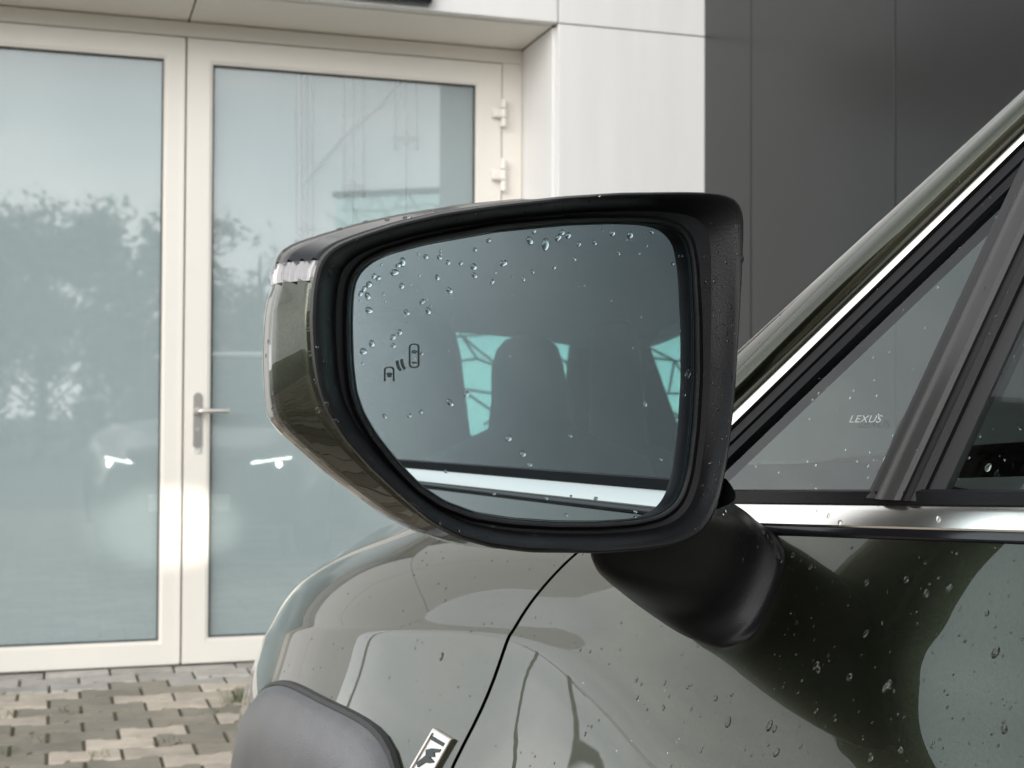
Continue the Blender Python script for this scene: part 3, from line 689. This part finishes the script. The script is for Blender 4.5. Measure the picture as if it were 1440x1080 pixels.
def polar(poly):
    from math import atan2
    P = np.array(poly, float)-CPX; out = []
    n = len(P)
    for k in range(NA):
        a = 2*math.pi*k/NA; d = np.array([math.cos(a), math.sin(a)]); best = 0
        for i in range(n):
            p, q = P[i], P[(i+1) % n]; e = q-p; den = d[0]*e[1]-d[1]*e[0]
            if abs(den) < 1e-9: continue
            t = (p[0]*e[1]-p[1]*e[0])/den; u = (p[0]*d[1]-p[1]*d[0])/den
            if t > 0 and -1e-6 <= u <= 1+1e-6: best = max(best, t)
        out.append(best)
    r = np.array(out)
    for _ in range(2): r = (np.roll(r, 1)+2*r+np.roll(r, -1))/4
    return r
RG, RR = polar(glass_px), polar(rim_px)
ANG = np.array([2*math.pi*k/NA for k in range(NA)])
def lp_(r, k):
    k = k if hasattr(k, '__len__') else [k]*NA
    return [mp_(CPX[0]+r[i]*math.cos(ANG[i]), CPX[1]+r[i]*math.sin(ANG[i]), k[i]) for i in range(NA)]
GL = lp_(RG, 0.0); cen = np.mean(GL, axis=0)
WR = RR-RG
rightness = np.clip(np.cos(ANG), 0, 1)**2
# shell behind the rim: rim outline pushed forward (away from the glass) and shrinking
def shell(s, k, outb=0.0):
    base = lp_(RR, .010); out = []
    e1 = np.cross((0, 0, 1.), MN); e1 /= np.linalg.norm(e1)          # points to the picture's right (inboard)
    for p in base:
        q = cen+(p-cen)*s; q = q-MN*k-e1*outb; out.append(q)
    return out
KR = .020
lf = np.clip(-np.cos(ANG), 0, 1)
rt = np.clip(np.cos(ANG)*1.25-.2, 0, 1)**.7
def kk(a, b): return a*(1-rt)+b*rt
loops_bezel = [lp_(RG+1.0, -.003), lp_(RG+1.5, .0010), lp_(RG+3.0, .0060), lp_(RG+5, .0075), lp_(RG+8, .0080), lp_(RG+11, .0070), lp_(RG+13, .0050), lp_(RG+.38*WR, kk(.0052, .0062)), lp_(RG+.44*WR, kk(.0085, .0074)), lp_(RG+.56*WR, kk(.0150, .0098)), lp_(RG+.68*WR, kk(.0205, .0122)), lp_(RG+.77*WR, kk(.0235, .0142)), lp_(RG+.86*WR, kk(.0250, .0162)), lp_(RG+.93*WR, kk(.0246, .0178)), lp_(RR*.995, kk(.0222, .0186)), lp_(RR, kk(.0180, .0165)), lp_(RR*.997, .008), lp_(RR*.988, .003), lp_(RR*.972, .001)]
wm = G().loft(loops_bezel, True).obj('wing_mirror', 'black_matte', car, smooth=38)
wm['label'] = 'black framed door mirror'
# thin bright edge of the glass and glass itself (4 mm thick plate)
G().loft([lp_(RG+.3, .0), lp_(RG+.2, .0006), lp_(RG-1.6, .0006), lp_(RG-1.6, .0002)], True).obj('glass_edge', 'print_black', wm)
G().loft([lp_(RG+.6, -.004), lp_(RG+.6, .0)], True, True, True).obj('mirror_glass', 'mirror_silver', wm)
# shell covers
e1m = np.cross((0, 0, 1.), MN); e1m /= np.linalg.norm(e1m); e2m = np.cross(MN, e1m)
sil_px = [(384, 398), (377, 412), (371, 440), (368, 500), (370, 560), (375, 588), (386, 604), (420, 634), (460, 669), (500, 698), (540, 727), (580, 747), (620, 761), (660, 769), (740, 775), (840, 776), (900, 771), (945, 763), (975, 749), (993, 730), (1008, 695), (1020, 640), (1030, 560), (1036, 450), (1040, 370), (1041, 315), (1035, 292), (1020, 282), (990, 277), (950, 273), (870, 272.5), (800, 275), (720, 280), (640, 288), (560, 301), (500, 314), (440, 332), (402, 345), (390, 354), (384, 370)]
RS = polar(sil_px)
def mixr(u): return RR*(1-u)+RS*u
def ls_(r, k): return lp_(r-np.clip(np.cos(ANG), 0, 1)*abs(min(k, 0))*1380*np.clip(r/RS, 0, 1), k)     # inboard side runs straight back
SHL = [ls_(mixr(0)*.982, .004), ls_(mixr(0)*.985, .0005), ls_(mixr(.10), -.001), ls_(mixr(.45), -.009), ls_(mixr(.72), -.0155), ls_(mixr(.80), -.0185), ls_(mixr(.88), -.0235), ls_(mixr(.97), -.033), ls_(RS-1, -.041), ls_(RS*.985, -.048), ls_(RS*.94, -.057), ls_(RS*.84, -.068), ls_(RS*.66, -.079), ls_(RS*.42, -.086), ls_(RS*.15, -.089), ls_(RS*.01, -.0893)]
zsig = mp_(410, 385, -.02)[2]
def shell_part(z0, z1, name, mat, i0=0, i1=None, grow=0.0):
    vs = []; fs = []; n = NA
    for li, lp in enumerate(SHL):
        for p in lp: vs.append(p+(p-cen)/np.linalg.norm(p-cen)*grow)
    for i in range(i0, (i1 or len(SHL)-1)):
        for j in range(n):
            k = (j+1) % n; q = (i*n+j, i*n+k, (i+1)*n+k, (i+1)*n+j)
            zc = sum(vs[a][2] for a in q)/4
            if z0 <= zc < z1: fs.append(q)
    return obj(name, vs, fs, mat, wm, smooth=40)
# finer loops so that the split line is clean
SHF = []
for i in range(len(SHL)-1):
    for u in np.linspace(0, 1, 4, endpoint=False): SHF.append([a*(1-u)+b*u for a, b in zip(SHL[i], SHL[i+1])])
SHF.append(SHL[-1]); SHL = SHF
def tilt(z): return z
shell_part(zsig+.0045, 9, 'upper_cover', 'black_gloss'); shell_part(-9, zsig-.0045, 'painted_cap', 'paint_khaki')
shell_part(zsig-.0060, zsig+.0060, 'signal_backing', 'black_gloss', grow=-.004)
# turn signal lens: ribbed strip wrapped round the outer corner
loops = []
left = [j for j in range(NA) if SHL[0][j]@e1m < cen@e1m]
def shell_pt(i, z):                         # leftmost-side intersection of loop i with height z
    lp = SHL[i]; best = None
    for j in range(NA):
        k = (j+1) % NA; a, b = lp[j], lp[k]
        if (a[2]-z)*(b[2]-z) <= 0 and a[2] != b[2]:
            p = a+(b-a)*((z-a[2])/(b[2]-a[2]))
            if (p-cen)@e1m < 0: best = p
    return best
sig, sigb = [], []
SHD = []
for i in range(2, 30):
    for w_ in (0, .5):
        u0, d0, u1, d1 = shell_pt(i, zsig+.0046), shell_pt(i, zsig-.0046), shell_pt(i+1, zsig+.0046), shell_pt(i+1, zsig-.0046)
        if any(q is None for q in (u0, d0, u1, d1)): continue
        SHD.append((u0*(1-w_)+u1*w_, d0*(1-w_)+d1*w_))
for i, (up, dn) in enumerate(SHD):
    mid = (up+dn)/2; o = (mid-cen); o -= e2m*(o@e2m); o /= np.linalg.norm(o); rib = .0030*(i % 4 < 2)-.0022
    sigb.append([dn-o*.004, dn-o*(.0012-rib), mid-o*(.0006-rib), up-o*(.0012-rib), up-o*.004])
    sig.append([dn-o*.003, dn+o*.0008, mid+o*.0018, up+o*.0008, up-o*.003])
G().loft(sigb, True, True, True).obj('signal_reflector', 'lens_inner', wm, smooth=20)
G().loft(sig, True, True, True).obj('turn_signal', 'lens_clear', wm, smooth=40)
# stalk from the housing down to the door skin
def yp(px, py, Y):
    d = cray(px, py); return CARO+d*((Y-CARO[1])/d[1])
def fs_pt(px, py, k=0.0):
    d = cray(px, py); t = 1.0
    lo, hi = .6, 1.6
    for _ in range(50):
        m = (lo+hi)/2; p = CARO+d*m
        if p[1] > surfY(p[0], p[2]): lo = m
        else: hi = m
    p = CARO+d*lo; return p+np.array([0, k, 0])
yp_ = yp
def resamp(poly, n=40):
    P = [np.array(p) for p in poly]; P.append(P[0]); d = np.cumsum([0]+[np.linalg.norm(P[i+1]-P[i]) for i in range(len(P)-1)])
    out = [np.array([np.interp(s, d, [p[c] for p in P]) for c in range(3)]) for s in np.linspace(0, d[-1], n, endpoint=False)]
    for _ in range(2): out = [(out[i-1]+2*out[i]+out[(i+1) % n])/4 for i in range(n)]
    return out
def ring(poly, Y, n=48):
    P = np.array(poly, float); c = (P.max(0)+P.min(0))/2; Q = P-c; out = []
    for k in range(n):
        a = 2*math.pi*k/n; d = np.array([math.cos(a), math.sin(a)]); best = 1
        for i in range(len(Q)):
            p, q = Q[i], Q[(i+1) % len(Q)]; e = q-p; den = d[0]*e[1]-d[1]*e[0]
            if abs(den) < 1e-9: continue
            t = (p[0]*e[1]-p[1]*e[0])/den; u = (p[0]*d[1]-p[1]*d[0])/den
            if t > 0 and 0 <= u <= 1: best = max(best, t)
        out.append(best)
    r = np.array(out)
    for _ in range(6): r = (np.roll(r, 1)+2*r+np.roll(r, -1))/4
    return [yp(c[0]+r[k]*math.cos(2*math.pi*k/n), c[1]+r[k]*math.sin(2*math.pi*k/n), Y) for k in range(n)]
def at_pix(px, py, f): return f(px, py)
_yp = yp
def ring2(poly, f):
    global yp
    yp = lambda x, y, Y: f(x, y); out = ring(poly, 0); yp = _yp; return out
r00 = ring2([(850, 735), (985, 700), (1008, 700), (1010, 735), (985, 752), (930, 764), (860, 766), (815, 762)], lambda x, y: mp_(x, y, -.012))
r0 = ring2([(850, 742), (985, 700), (1028, 690), (1040, 712), (1028, 770), (985, 812), (930, 822), (870, 812), (812, 788)], lambda x, y: mp_(x, y, -.020))
r1 = ring2([(880, 762), (985, 712), (1044, 702), (1066, 735), (1058, 800), (1010, 860), (945, 868), (885, 840), (835, 800)], lambda x, y: .62*mp_(x, y, -.020)+.38*fs_pt(x, y, .0))
r2 = ring2([(930, 785), (1000, 728), (1062, 722), (1088, 756), (1090, 800), (1062, 868), (1015, 902), (965, 896), (915, 862), (890, 832)], lambda x, y: .26*mp_(x, y, -.020)+.74*fs_pt(x, y, .0))
r3 = ring2([(970, 805), (1020, 742), (1075, 740), (1104, 772), (1107, 800), (1097, 850), (1072, 890), (1035, 916), (990, 914), (945, 885)], lambda x, y: fs_pt(x, y, -.004))
r4 = [p+np.array([.004, -.012, -.008]) for p in r3]
RNG = np.array([r00, r0, r1, r2, r3, r4]); us = [-.6, 0, 1, 2, 2.75, 3.0]
G().loft([list(cr1(us, RNG, u)) for u in np.linspace(-.6, 3.0, 40)], True, True, False).obj('mirror_stalk', 'black_matte', wm, smooth=60)
# small cover between housing and belt
q = resamp([yp(*p, .945) for p in [(1015, 668), (1022, 672), (1038, 697), (1037, 704), (1000, 720), (990, 690)]], 20)
G().loft([q, [p+np.array([.03, -.004, -.004]) for p in q]], True, True, True).obj('pivot_cover', 'black_matte', wm, smooth=40)
# blind-spot icon printed on the glass
def stroke(pix, w, closed=False):
    P = [mp_(x, y, .0003) for x, y in pix]; g = G(); n = len(P); lpz = []
    for i in range(n):
        a = P[i-1] if (closed or i) else P[i]; b = P[(i+1) % n] if (closed or i < n-1) else P[i]; t = b-a; t /= np.linalg.norm(t); s = np.cross(t, MN); lpz.append([P[i]-s*w, P[i]+s*w, P[i]+s*w+MN*.0001, P[i]-s*w+MN*.0001])
    if closed: lpz.append(lpz[0])
    return g.loft(lpz, True)
def rrect(x0, y0, x1, y1, r, bottom=True):
    pts = []
    for cx, cy, a0 in ((x0+r, y0+r, 180), (x1-r, y0+r, 270)): pts += [(cx+r*math.cos(rad(a)), cy+r*math.sin(rad(a))) for a in np.linspace(a0, a0+90, 6)]
    if bottom:
        for cx, cy, a0 in ((x1-r, y1-r, 0), (x0+r, y1-r, 90)): pts += [(cx+r*math.cos(rad(a)), cy+r*math.sin(rad(a))) for a in np.linspace(a0, a0+90, 6)]
    else: pts = [(x0, y1)]+pts+[(x1, y1)]
    return pts
g = G(); w = .00032
for s in (stroke(rrect(576.5, 484, 589, 516.5, 4), w, True), stroke(rrect(541.5, 516.5, 554, 536, 4, False), w), stroke([(559, 507), (559.5, 512), (561, 517), (564, 521)], .0006), stroke([(565, 505), (565.5, 510), (567, 515), (570, 519)], .0006),
          stroke([(580, 494), (583, 493), (586, 494), (585, 496), (581, 496), (580, 494)], .0003), stroke([(580, 510), (586, 510)], .0004), stroke([(544.5, 526.5), (548, 525), (551.5, 526.5)], .0005), stroke([(545.5, 528.5), (550.5, 528.5)], .0006)): g.add(s.v, s.f)
g.obj('blind_spot_icon', 'print_black', wm)
# window etching: maker's mark and small print on the quarter pane
def text_on(txt, px, py, hpx, name, mat, parent, slant=.12):
    cu = bpy.data.curves.new('t', 'FONT'); cu.body = txt; cu.size = 1; cu.shear = slant; cu.extrude = .01; cu.space_character = 1.05
    to = bpy.data.objects.new('t', cu); COL.objects.link(to); dg = bpy.context.evaluated_depsgraph_get(); me = bpy.data.meshes.new_from_object(to.evaluated_get(dg))
    p0, p1 = wp(px, py, -.0041), wp(px+40, py, -.0041); ex = (p1-p0); sc = np.linalg.norm(wp(px, py, -.0041)-wp(px, py-hpx, -.0041))/.72; ex /= np.linalg.norm(ex); ey = np.cross(WN, ex); ey = -ey if ey[2] < 0 else ey
    vs = [p0+ex*v.co.x*sc*1.3+ey*v.co.y*sc+WN*(v.co.z*.002) for v in me.vertices]; fs = [list(p.vertices) for p in me.polygons]
    bpy.data.objects.remove(to); return obj(name, vs, fs, mat, parent)
text_on('LEXUS', 1193, 594, 9.5, 'etched_lettering', 'etch_white', QW)
# fender badge: slanted chrome plate with dark inlay
bq = [(614, 1023), (640, 1039), (600, 1110), (570, 1098)]
a = [fs_pt(*p, 0) for p in bq]
def bil(u, v, k): 
    p = a[0]*(1-u)*(1-v)+a[1]*u*(1-v)+a[2]*u*v+a[3]*(1-u)*v; return p+np.array([0, k, 0])
rectb = lambda u0, u1, v0, v1, k: [bil(u0, v0, k), bil(u1, v0, k), bil(u1, v1, k), bil(u0, v1, k)]
bd = G().loft([rectb(0, 1, 0, 1, -.004), rectb(0, 1, 0, 1, .0030), rectb(.03, .97, .02, .98, .0036), rectb(.10, .88, .06, .94, .0036), rectb(.11, .87, .07, .93, .0024)], True, True, True).obj('fender_badge', 'chrome_satin', car, smooth=25)
ink = [(.16, .62), (.34, .44), (.22, .36), (.40, .30), (.78, .24), (.86, .28), (.60, .34), (.72, .40), (.52, .44), (.84, .48), (.62, .54), (.46, .56), (.30, .68)]
G().prism([bil(u, v, .0023) for u, v in ink], (0, .0009, 0)).obj('badge_inlay', 'print_black', bd)
G().prism([bil(u, v, .0023) for u, v in [(.14, .12), (.86, .12), (.86, .18), (.14, .18)]], (0, .0008, 0)).obj('badge_inlay', 'print_black', bd)

# ---- rain drops --------------------------------------------------------------------------
bpy.context.view_layer.update()
def bvh(objs):
    vs, fs, own = [], [], []
    for o in objs:
        n = len(vs); vs += [o.matrix_local @ v.co if o.parent == car else v.co.copy() for v in o.data.vertices]
        fs += [[i+n for i in p.vertices] for p in o.data.polygons]
    return BVHTree.FromPolygons(vs, fs)
def drop(g, p, nrm, r, h=.55, stretch=1.0, jit=.25):
    nrm = np.array(nrm)/np.linalg.norm(nrm); dn = np.array([0, 0, -1.])-nrm*(-nrm[2]); 
    if np.linalg.norm(dn) < 1e-3: dn = np.array([1., 0, 0])
    dn /= np.linalg.norm(dn); sd_ = np.cross(nrm, dn); n = 14; loops = []
    ph = random.uniform(0, 6.28); am = random.uniform(.04, jit)
    for f_, hh in ((1.0, -.12), (1.0, .12), (.90, .45), (.70, .75), (.42, .94), (.15, 1.0)):
        loops.append([np.array(p)+nrm*(hh*h*r)+(dn*math.cos(2*math.pi*k/n)*stretch*(1.1 if math.cos(2*math.pi*k/n) > 0 else .95)+sd_*math.sin(2*math.pi*k/n))*r*f_*(1+am*math.sin(2*2*math.pi*k/n+ph)) for k in range(n)])
    g.loft(loops, True, True, True)
gl_drops = [(555, 383, 6), (566, 368, 6), (560, 373, 4), (532, 391, 4), (519, 400, 5), (512, 406, 4), (507, 413, 4), (517, 416, 5), (519, 436, 5.5), (526, 388, 4), (565, 402, 4.5), (602, 437, 5), (594, 424, 4.5), (572, 439, 4.5), (632, 408, 5), (666, 375, 5.5), (667, 387, 4.5), (708, 370, 6), (692, 396, 4), (615, 390, 4), (630, 369, 4), (618, 362, 4), (599, 361, 4), (648, 370, 3.5), (668, 351, 3.5), (687, 338, 4), (562, 467, 4.5), (553, 474, 4.5), (553, 486, 4), (523, 483, 5), (511, 494, 5.5), (593, 497, 3), (745, 338, 6), (790, 327, 5), (785, 334, 5.5), (799, 331, 5), (814, 343, 4), (836, 341, 4), (861, 328, 5), (886, 330, 6), (916, 326, 3.5), (751, 325, 4), (779, 376, 3.5), (749, 382, 3), (736, 392, 3.5), (808, 364, 3), (870, 356, 3), (957, 360, 4), (946, 371, 3), (633, 566, 5.5), (656, 554, 4.5), (541, 585, 3.5), (576, 584, 3.5), (592, 579, 3.5), (715, 616, 5.5), (735, 638, 5.5), (745, 653, 4), (802, 613, 3), (907, 568, 4.5), (967, 526, 6), (929, 646, 3), (962, 555, 3), (627, 663, 3), (768, 700, 3.5), (838, 701, 3.5), (893, 719, 3.5), (893, 727, 3), (796, 724, 3), (695, 694, 2.5), (803, 698, 2.5)]
g = G()
for (x, y, r) in gl_drops:
    p = mp_(x, y, 0.0); drop(g, p, MN, r*.00031, .5, 1.0)
drop(g, mp_(767, 343, 0), MN, .0019, .5, 1.7)
for _ in range(60):
    x, y = random.uniform(505, 960), random.uniform(320, 520)
    if random.random() < .5: x = random.uniform(505, 640)
    a_ = math.atan2(y-CPX[1], x-CPX[0]) % (2*math.pi); rr_ = np.interp(a_, ANG, RG)
    if math.hypot(x-CPX[0], y-CPX[1]) < rr_-8: drop(g, mp_(x, y, 0), MN, random.uniform(.0003, .0007), .4, 1)
o = g.obj('water_drops', 'water', wm, smooth=60); o['kind'] = 'stuff'
# drops on the housing, stalk and bodywork: dropped along sight lines onto whatever surface is there
allm = [o for o in car.children if o.type == 'MESH' and o.name.split('.')[0] in ('front_fender', 'front_door', 'front_pillar', 'belt_moulding', 'wheel_arch_cladding', 'quarter_window', 'side_window', 'division_bar', 'run_channel', 'window_frame')]
T_car = bvh(allm); T_mir = bvh([wm]+[o for o in wm.children if o.name.split('.')[0] in ('upper_cover', 'painted_cap', 'mirror_stalk')])
def cast(T, px, py):
    d = Vector(cray(px, py)).normalized(); r = T.ray_cast(Vector(CARO), d)
    if r[0] is None: return None
    n = r[1] if r[1].dot(d) < 0 else -r[1]; return np.array(r[0]), np.array(n)
gm, gb = G(), G()
for (x, y, r) in [(1008, 343, 3), (1043, 364, 6), (1044, 378, 3.5), (1020, 369, 3), (1004, 396, 3.5), (993, 396, 3.5), (990, 362, 3.5), (1008, 354, 3), (1016, 458, 3), (1012, 437, 2.5), (1036, 554, 4), (1009, 575, 3), (1000, 315, 3), (1035, 318, 4), (995, 627, 3), (998, 652, 3), (465, 372, 5), (463, 383, 5), (503, 339, 4), (461, 455, 5), (456, 508, 5), (448, 575, 4.5), (446, 488, 3.5), (443, 536, 3), (459, 568, 4), (472, 592, 4), (495, 616, 2.5), (565, 698, 3), (580, 711, 3), (514, 312, 4), (577, 307, 4), (478, 322, 4), (842, 275, 3), (758, 288, 3), (828, 283, 2.5), (1066, 770, 4), (1074, 750, 4.5), (1080, 756, 5), (1085, 762, 4.5), (1097, 788, 7), (1094, 782, 5), (1037, 758, 3), (1015, 770, 3), (1060, 798, 3.5), (1045, 787, 3), (436, 661, 5), (431, 652, 4), (450, 672, 4), (462, 684, 4), (474, 692, 5), (486, 702, 4.5), (500, 712, 5), (512, 718, 4.5), (524, 724, 5), (536, 730, 5), (550, 738, 4.5), (572, 750, 5), (384, 552, 3), (374, 500, 2.5), (383, 575, 2.5), (377, 480, 2.5), (570, 306, 4), (610, 297, 4), (545, 309, 4)]:
    h = cast(T_mir, x, y)
    if h: drop(gm, h[0], h[1], r*.00031, .6, 1.15)
for _ in range(170):
    x, y = random.uniform(985, 1045), random.uniform(290, 730)
    if random.random() < .6:
        a_ = random.uniform(0, 6.28); k = random.uniform(.2, .98); i = int(a_/(2*math.pi)*NA) % NA; q = RG[i]+WR[i]*k; x, y = CPX[0]+q*math.cos(a_), CPX[1]+q*math.sin(a_)
    h = cast(T_mir, x, y)
    if h: drop(gm, h[0], h[1], random.uniform(.0003, .0009), .6, 1.1)
o = gm.obj('water_drops', 'water', wm, smooth=60); o['kind'] = 'stuff'
for (x, y, r) in [(621, 923, 6), (1024, 1015, 6), (1082, 1020, 6), (1089, 1025, 4), (1092, 1058, 5), (935, 960, 3), (967, 966, 3), (1007, 982, 3.5), (895, 956, 3), (896, 981, 3), (933, 996, 3), (1029, 977, 2.5), (972, 997, 2.5), (823, 1032, 3), (842, 1013, 2), (816, 914, 2.5), (830, 916, 2.5), (1148, 936, 5), (1151, 942, 4), (1195, 952, 5), (1247, 966, 6), (1250, 962, 5), (1218, 891, 4.5), (1400, 917, 6), (1412, 1025, 5), (1303, 835, 5), (1336, 827, 5), (1275, 815, 4.5), (1219, 820, 4.5), (1140, 797, 4), (1115, 781, 4), (1388, 862, 3.5), (1165, 725, 3), (1320, 730, 4), (1181, 735, 4), (627, 827, 3), (626, 844, 3), (1390, 657, 5), (1270, 646, 3), (1243, 645, 3), (1250, 635, 3), (1120, 875, 3), (1148, 1000, 3), (1267, 1055, 4), (1225, 1068, 4)]:
    h = cast(T_car, x, y)
    if h: drop(gb, h[0], h[1], r*.00034, .5, 1.35)
for _ in range(520):
    x, y = random.uniform(380, 1440), random.uniform(730, 1080)
    if random.random() < .3: x, y = random.uniform(1040, 1440), random.uniform(150, 720)
    h = cast(T_car, x, y)
    if h: drop(gb, h[0], h[1], random.uniform(.00025, .0008), .45, 1.2)
o = gb.obj('water_drops', 'water', car, smooth=60); o['kind'] = 'stuff'

# ================================================================== surroundings seen in glass and paint
def tree(p, h, w, label, mat, dens, seed):
    rs = random.Random(seed); t = empty('tree', p, 0, label, 'tree', 'trees across the yard behind the car')
    g = G(); g.tube([(0, 0, -.1), (.05, 0, h*.25), (-.05, .06, h*.5), (.02, 0, h*.86)], [.16, .13, .09, .03], 8); tips = []
    for i in range(26):
        z = h*rs.uniform(.14, .85); a = rs.uniform(0, 6.28); l = w*.55*rs.uniform(.5, 1.1)*math.sin(min(1, (z/h+.12))*math.pi*.95)**.6; e = np.array([math.cos(a)*l, math.sin(a)*l, z+l*.55])
        g.tube([(0, 0, z), np.array([e[0]*.5, e[1]*.5, z+l*.35]), e], [.05, .03, .01], 5); tips.append(e)
        for _ in range(3): 
            q = e*np.array([1, 1, 1])+np.array([rs.gauss(0, .35), rs.gauss(0, .35), rs.gauss(.1, .3)]); g.tube([e*.8+np.array([0, 0, e[2]*.2-.0]), q], [.015, .006], 4); tips.append(q)
    g.obj('trunk', 'bark', t, smooth=60)
    c = G()
    for i in range(dens):
        b = np.array(tips[rs.randrange(len(tips))]); q = b+np.array([rs.gauss(0, .28), rs.gauss(0, .28), rs.gauss(0, .25)]); s = rs.uniform(.07, .17); u = np.array([rs.gauss(0, 1), rs.gauss(0, 1), rs.gauss(0, 1)]); u /= np.linalg.norm(u); v = np.cross(u, (rs.gauss(0, 1), rs.gauss(0, 1), rs.gauss(0, 1))); v /= np.linalg.norm(v)+1e-6
        c.add([q-u*s, q+v*s*.5, q+u*s, q-v*s*.5], [(0, 1, 2, 3)])
    c.obj('crown', mat, t)
k = 0
full = ['broad leafy tree with dense green crown', 'tall bushy green tree in the row', 'rounded leafy tree beside the row']
for (r, n, h, w, sparse) in ((-9, -21, 6.4, 5, 0), (-5.6, -23, 7.0, 5, 0), (-2.8, -22, 6.3, 4.6, 0), (-.4, -24, 7.3, 4.8, 0), (1.7, -22.5, 7.0, 4.4, 0), (3.1, -26, 5.6, 3.6, 0), (4.5, -22, 7.0, 3.6, 1), (6.2, -27, 5.0, 4.0, 0), (-13, -20, 7.0, 5, 0)):
    k += 1; tree(fac(r, n), h*.80, w*.9, 'thin half-bare tree with open branches' if sparse else 'leafy green tree in a row across the yard', 'leaf_sparse' if sparse else 'leaf_green', 420 if sparse else 5200, k)
hg = G(); rs = random.Random(11)
for _ in range(9000):
    q = fac(rs.uniform(-16, 12), -18.6+rs.gauss(0, .35), abs(rs.gauss(.75, .42))*(1+.25*math.sin(_*.7))); sz = rs.uniform(.05, .14); u = np.array([rs.gauss(0, 1) for _ in range(3)]); u /= np.linalg.norm(u); v = np.cross(u, [rs.gauss(0, 1) for _ in range(3)]); v /= np.linalg.norm(v)+1e-6
    hg.add([q-u*sz, q+v*sz*.5, q+u*sz, q-v*sz*.5], [(0, 1, 2, 3)])
o = hg.obj('hedge', 'leaf_green'); o['kind'] = 'stuff'; o['label'] = 'low clipped green hedge in front of the trees'
# cables and unseen poles added left of the car to reflect as dark lines
pk = []
for i, (x, y) in enumerate(((-17.0, 13.0), (33.0, 15.0))):
    p = CARW+HV*x+OV*y; po = empty('added_pole', p, PHI, ('unseen wooden pole added for the reflected cables, far end of the hedge', 'unseen wooden pole added for the reflected cables, beyond the showroom corner')[i], 'pole', 'added poles holding the reflected cables')
    G().tube([(0, 0, -.1), (0, 0, 7.6)], [.13, .09], 12).obj('mast', 'bark', po, smooth=50); G().box(-.7, .7, -.05, .05, 7.1, 7.2, .01).obj('crossarm', 'bark', po)
    pk.append(p)
for k_, off in enumerate((-.6, 0, .6)):
    a_, b_ = pk[0]+HV*0+OV*off+np.array([0, 0, 7.25]), pk[1]+OV*off+np.array([0, 0, 7.25])
    pth = [a_+(b_-a_)*u+np.array([0, 0, -1.3*4*u*(1-u)]) for u in np.linspace(0, 1, 24)]
    c_ = G().tube(pth, .022, 6).obj('reflection_cable', 'black_rubber'); c_['label'] = 'thin black cable added to reflect as a dark line in the car'; c_['category'] = 'cable'; c_['group'] = 'added cables reflected in the car'
# glazed hall with a steel lattice behind the car's right rear
hc = CARW+HV*(-10.5)+OV*(-4.4); hl = empty('glazed_hall', hc, PHI+math.pi/2+rad(20), 'teal glazed hall with dark steel lattice', 'building')
G().box(-.30, -.18, -5, 5, 0, 4.6).obj('glass_wall', 'hall_glass', hl)
g = G(); rs = random.Random(3); pts = {}
ny, nz = 40, 18
for i in range(ny+1):
    for j in range(nz+1): pts[i, j] = np.array([-.12, -5+10*i/ny+(rs.uniform(-.08, .08) if 0 < i < ny else 0)+(.125 if j % 2 else 0), 4.6*j/nz+(rs.uniform(-.05, .05) if 0 < j < nz else 0)])
for i in range(ny):
    for j in range(nz):
        for q in ((i+1, j+1) if (i+j) % 2 else (i, j+1), (i+1, j)):
            if rs.random() < .9: g.tube([pts[i, j], pts[q]], .011, 4)
g.obj('steel_lattice', 'hall_steel', hl)
for z in (0.0, 1.05, 2.9, 4.55): G().box(-.17, -.05, -5, 5, z, z+.09).obj('transom', 'hall_steel', hl)
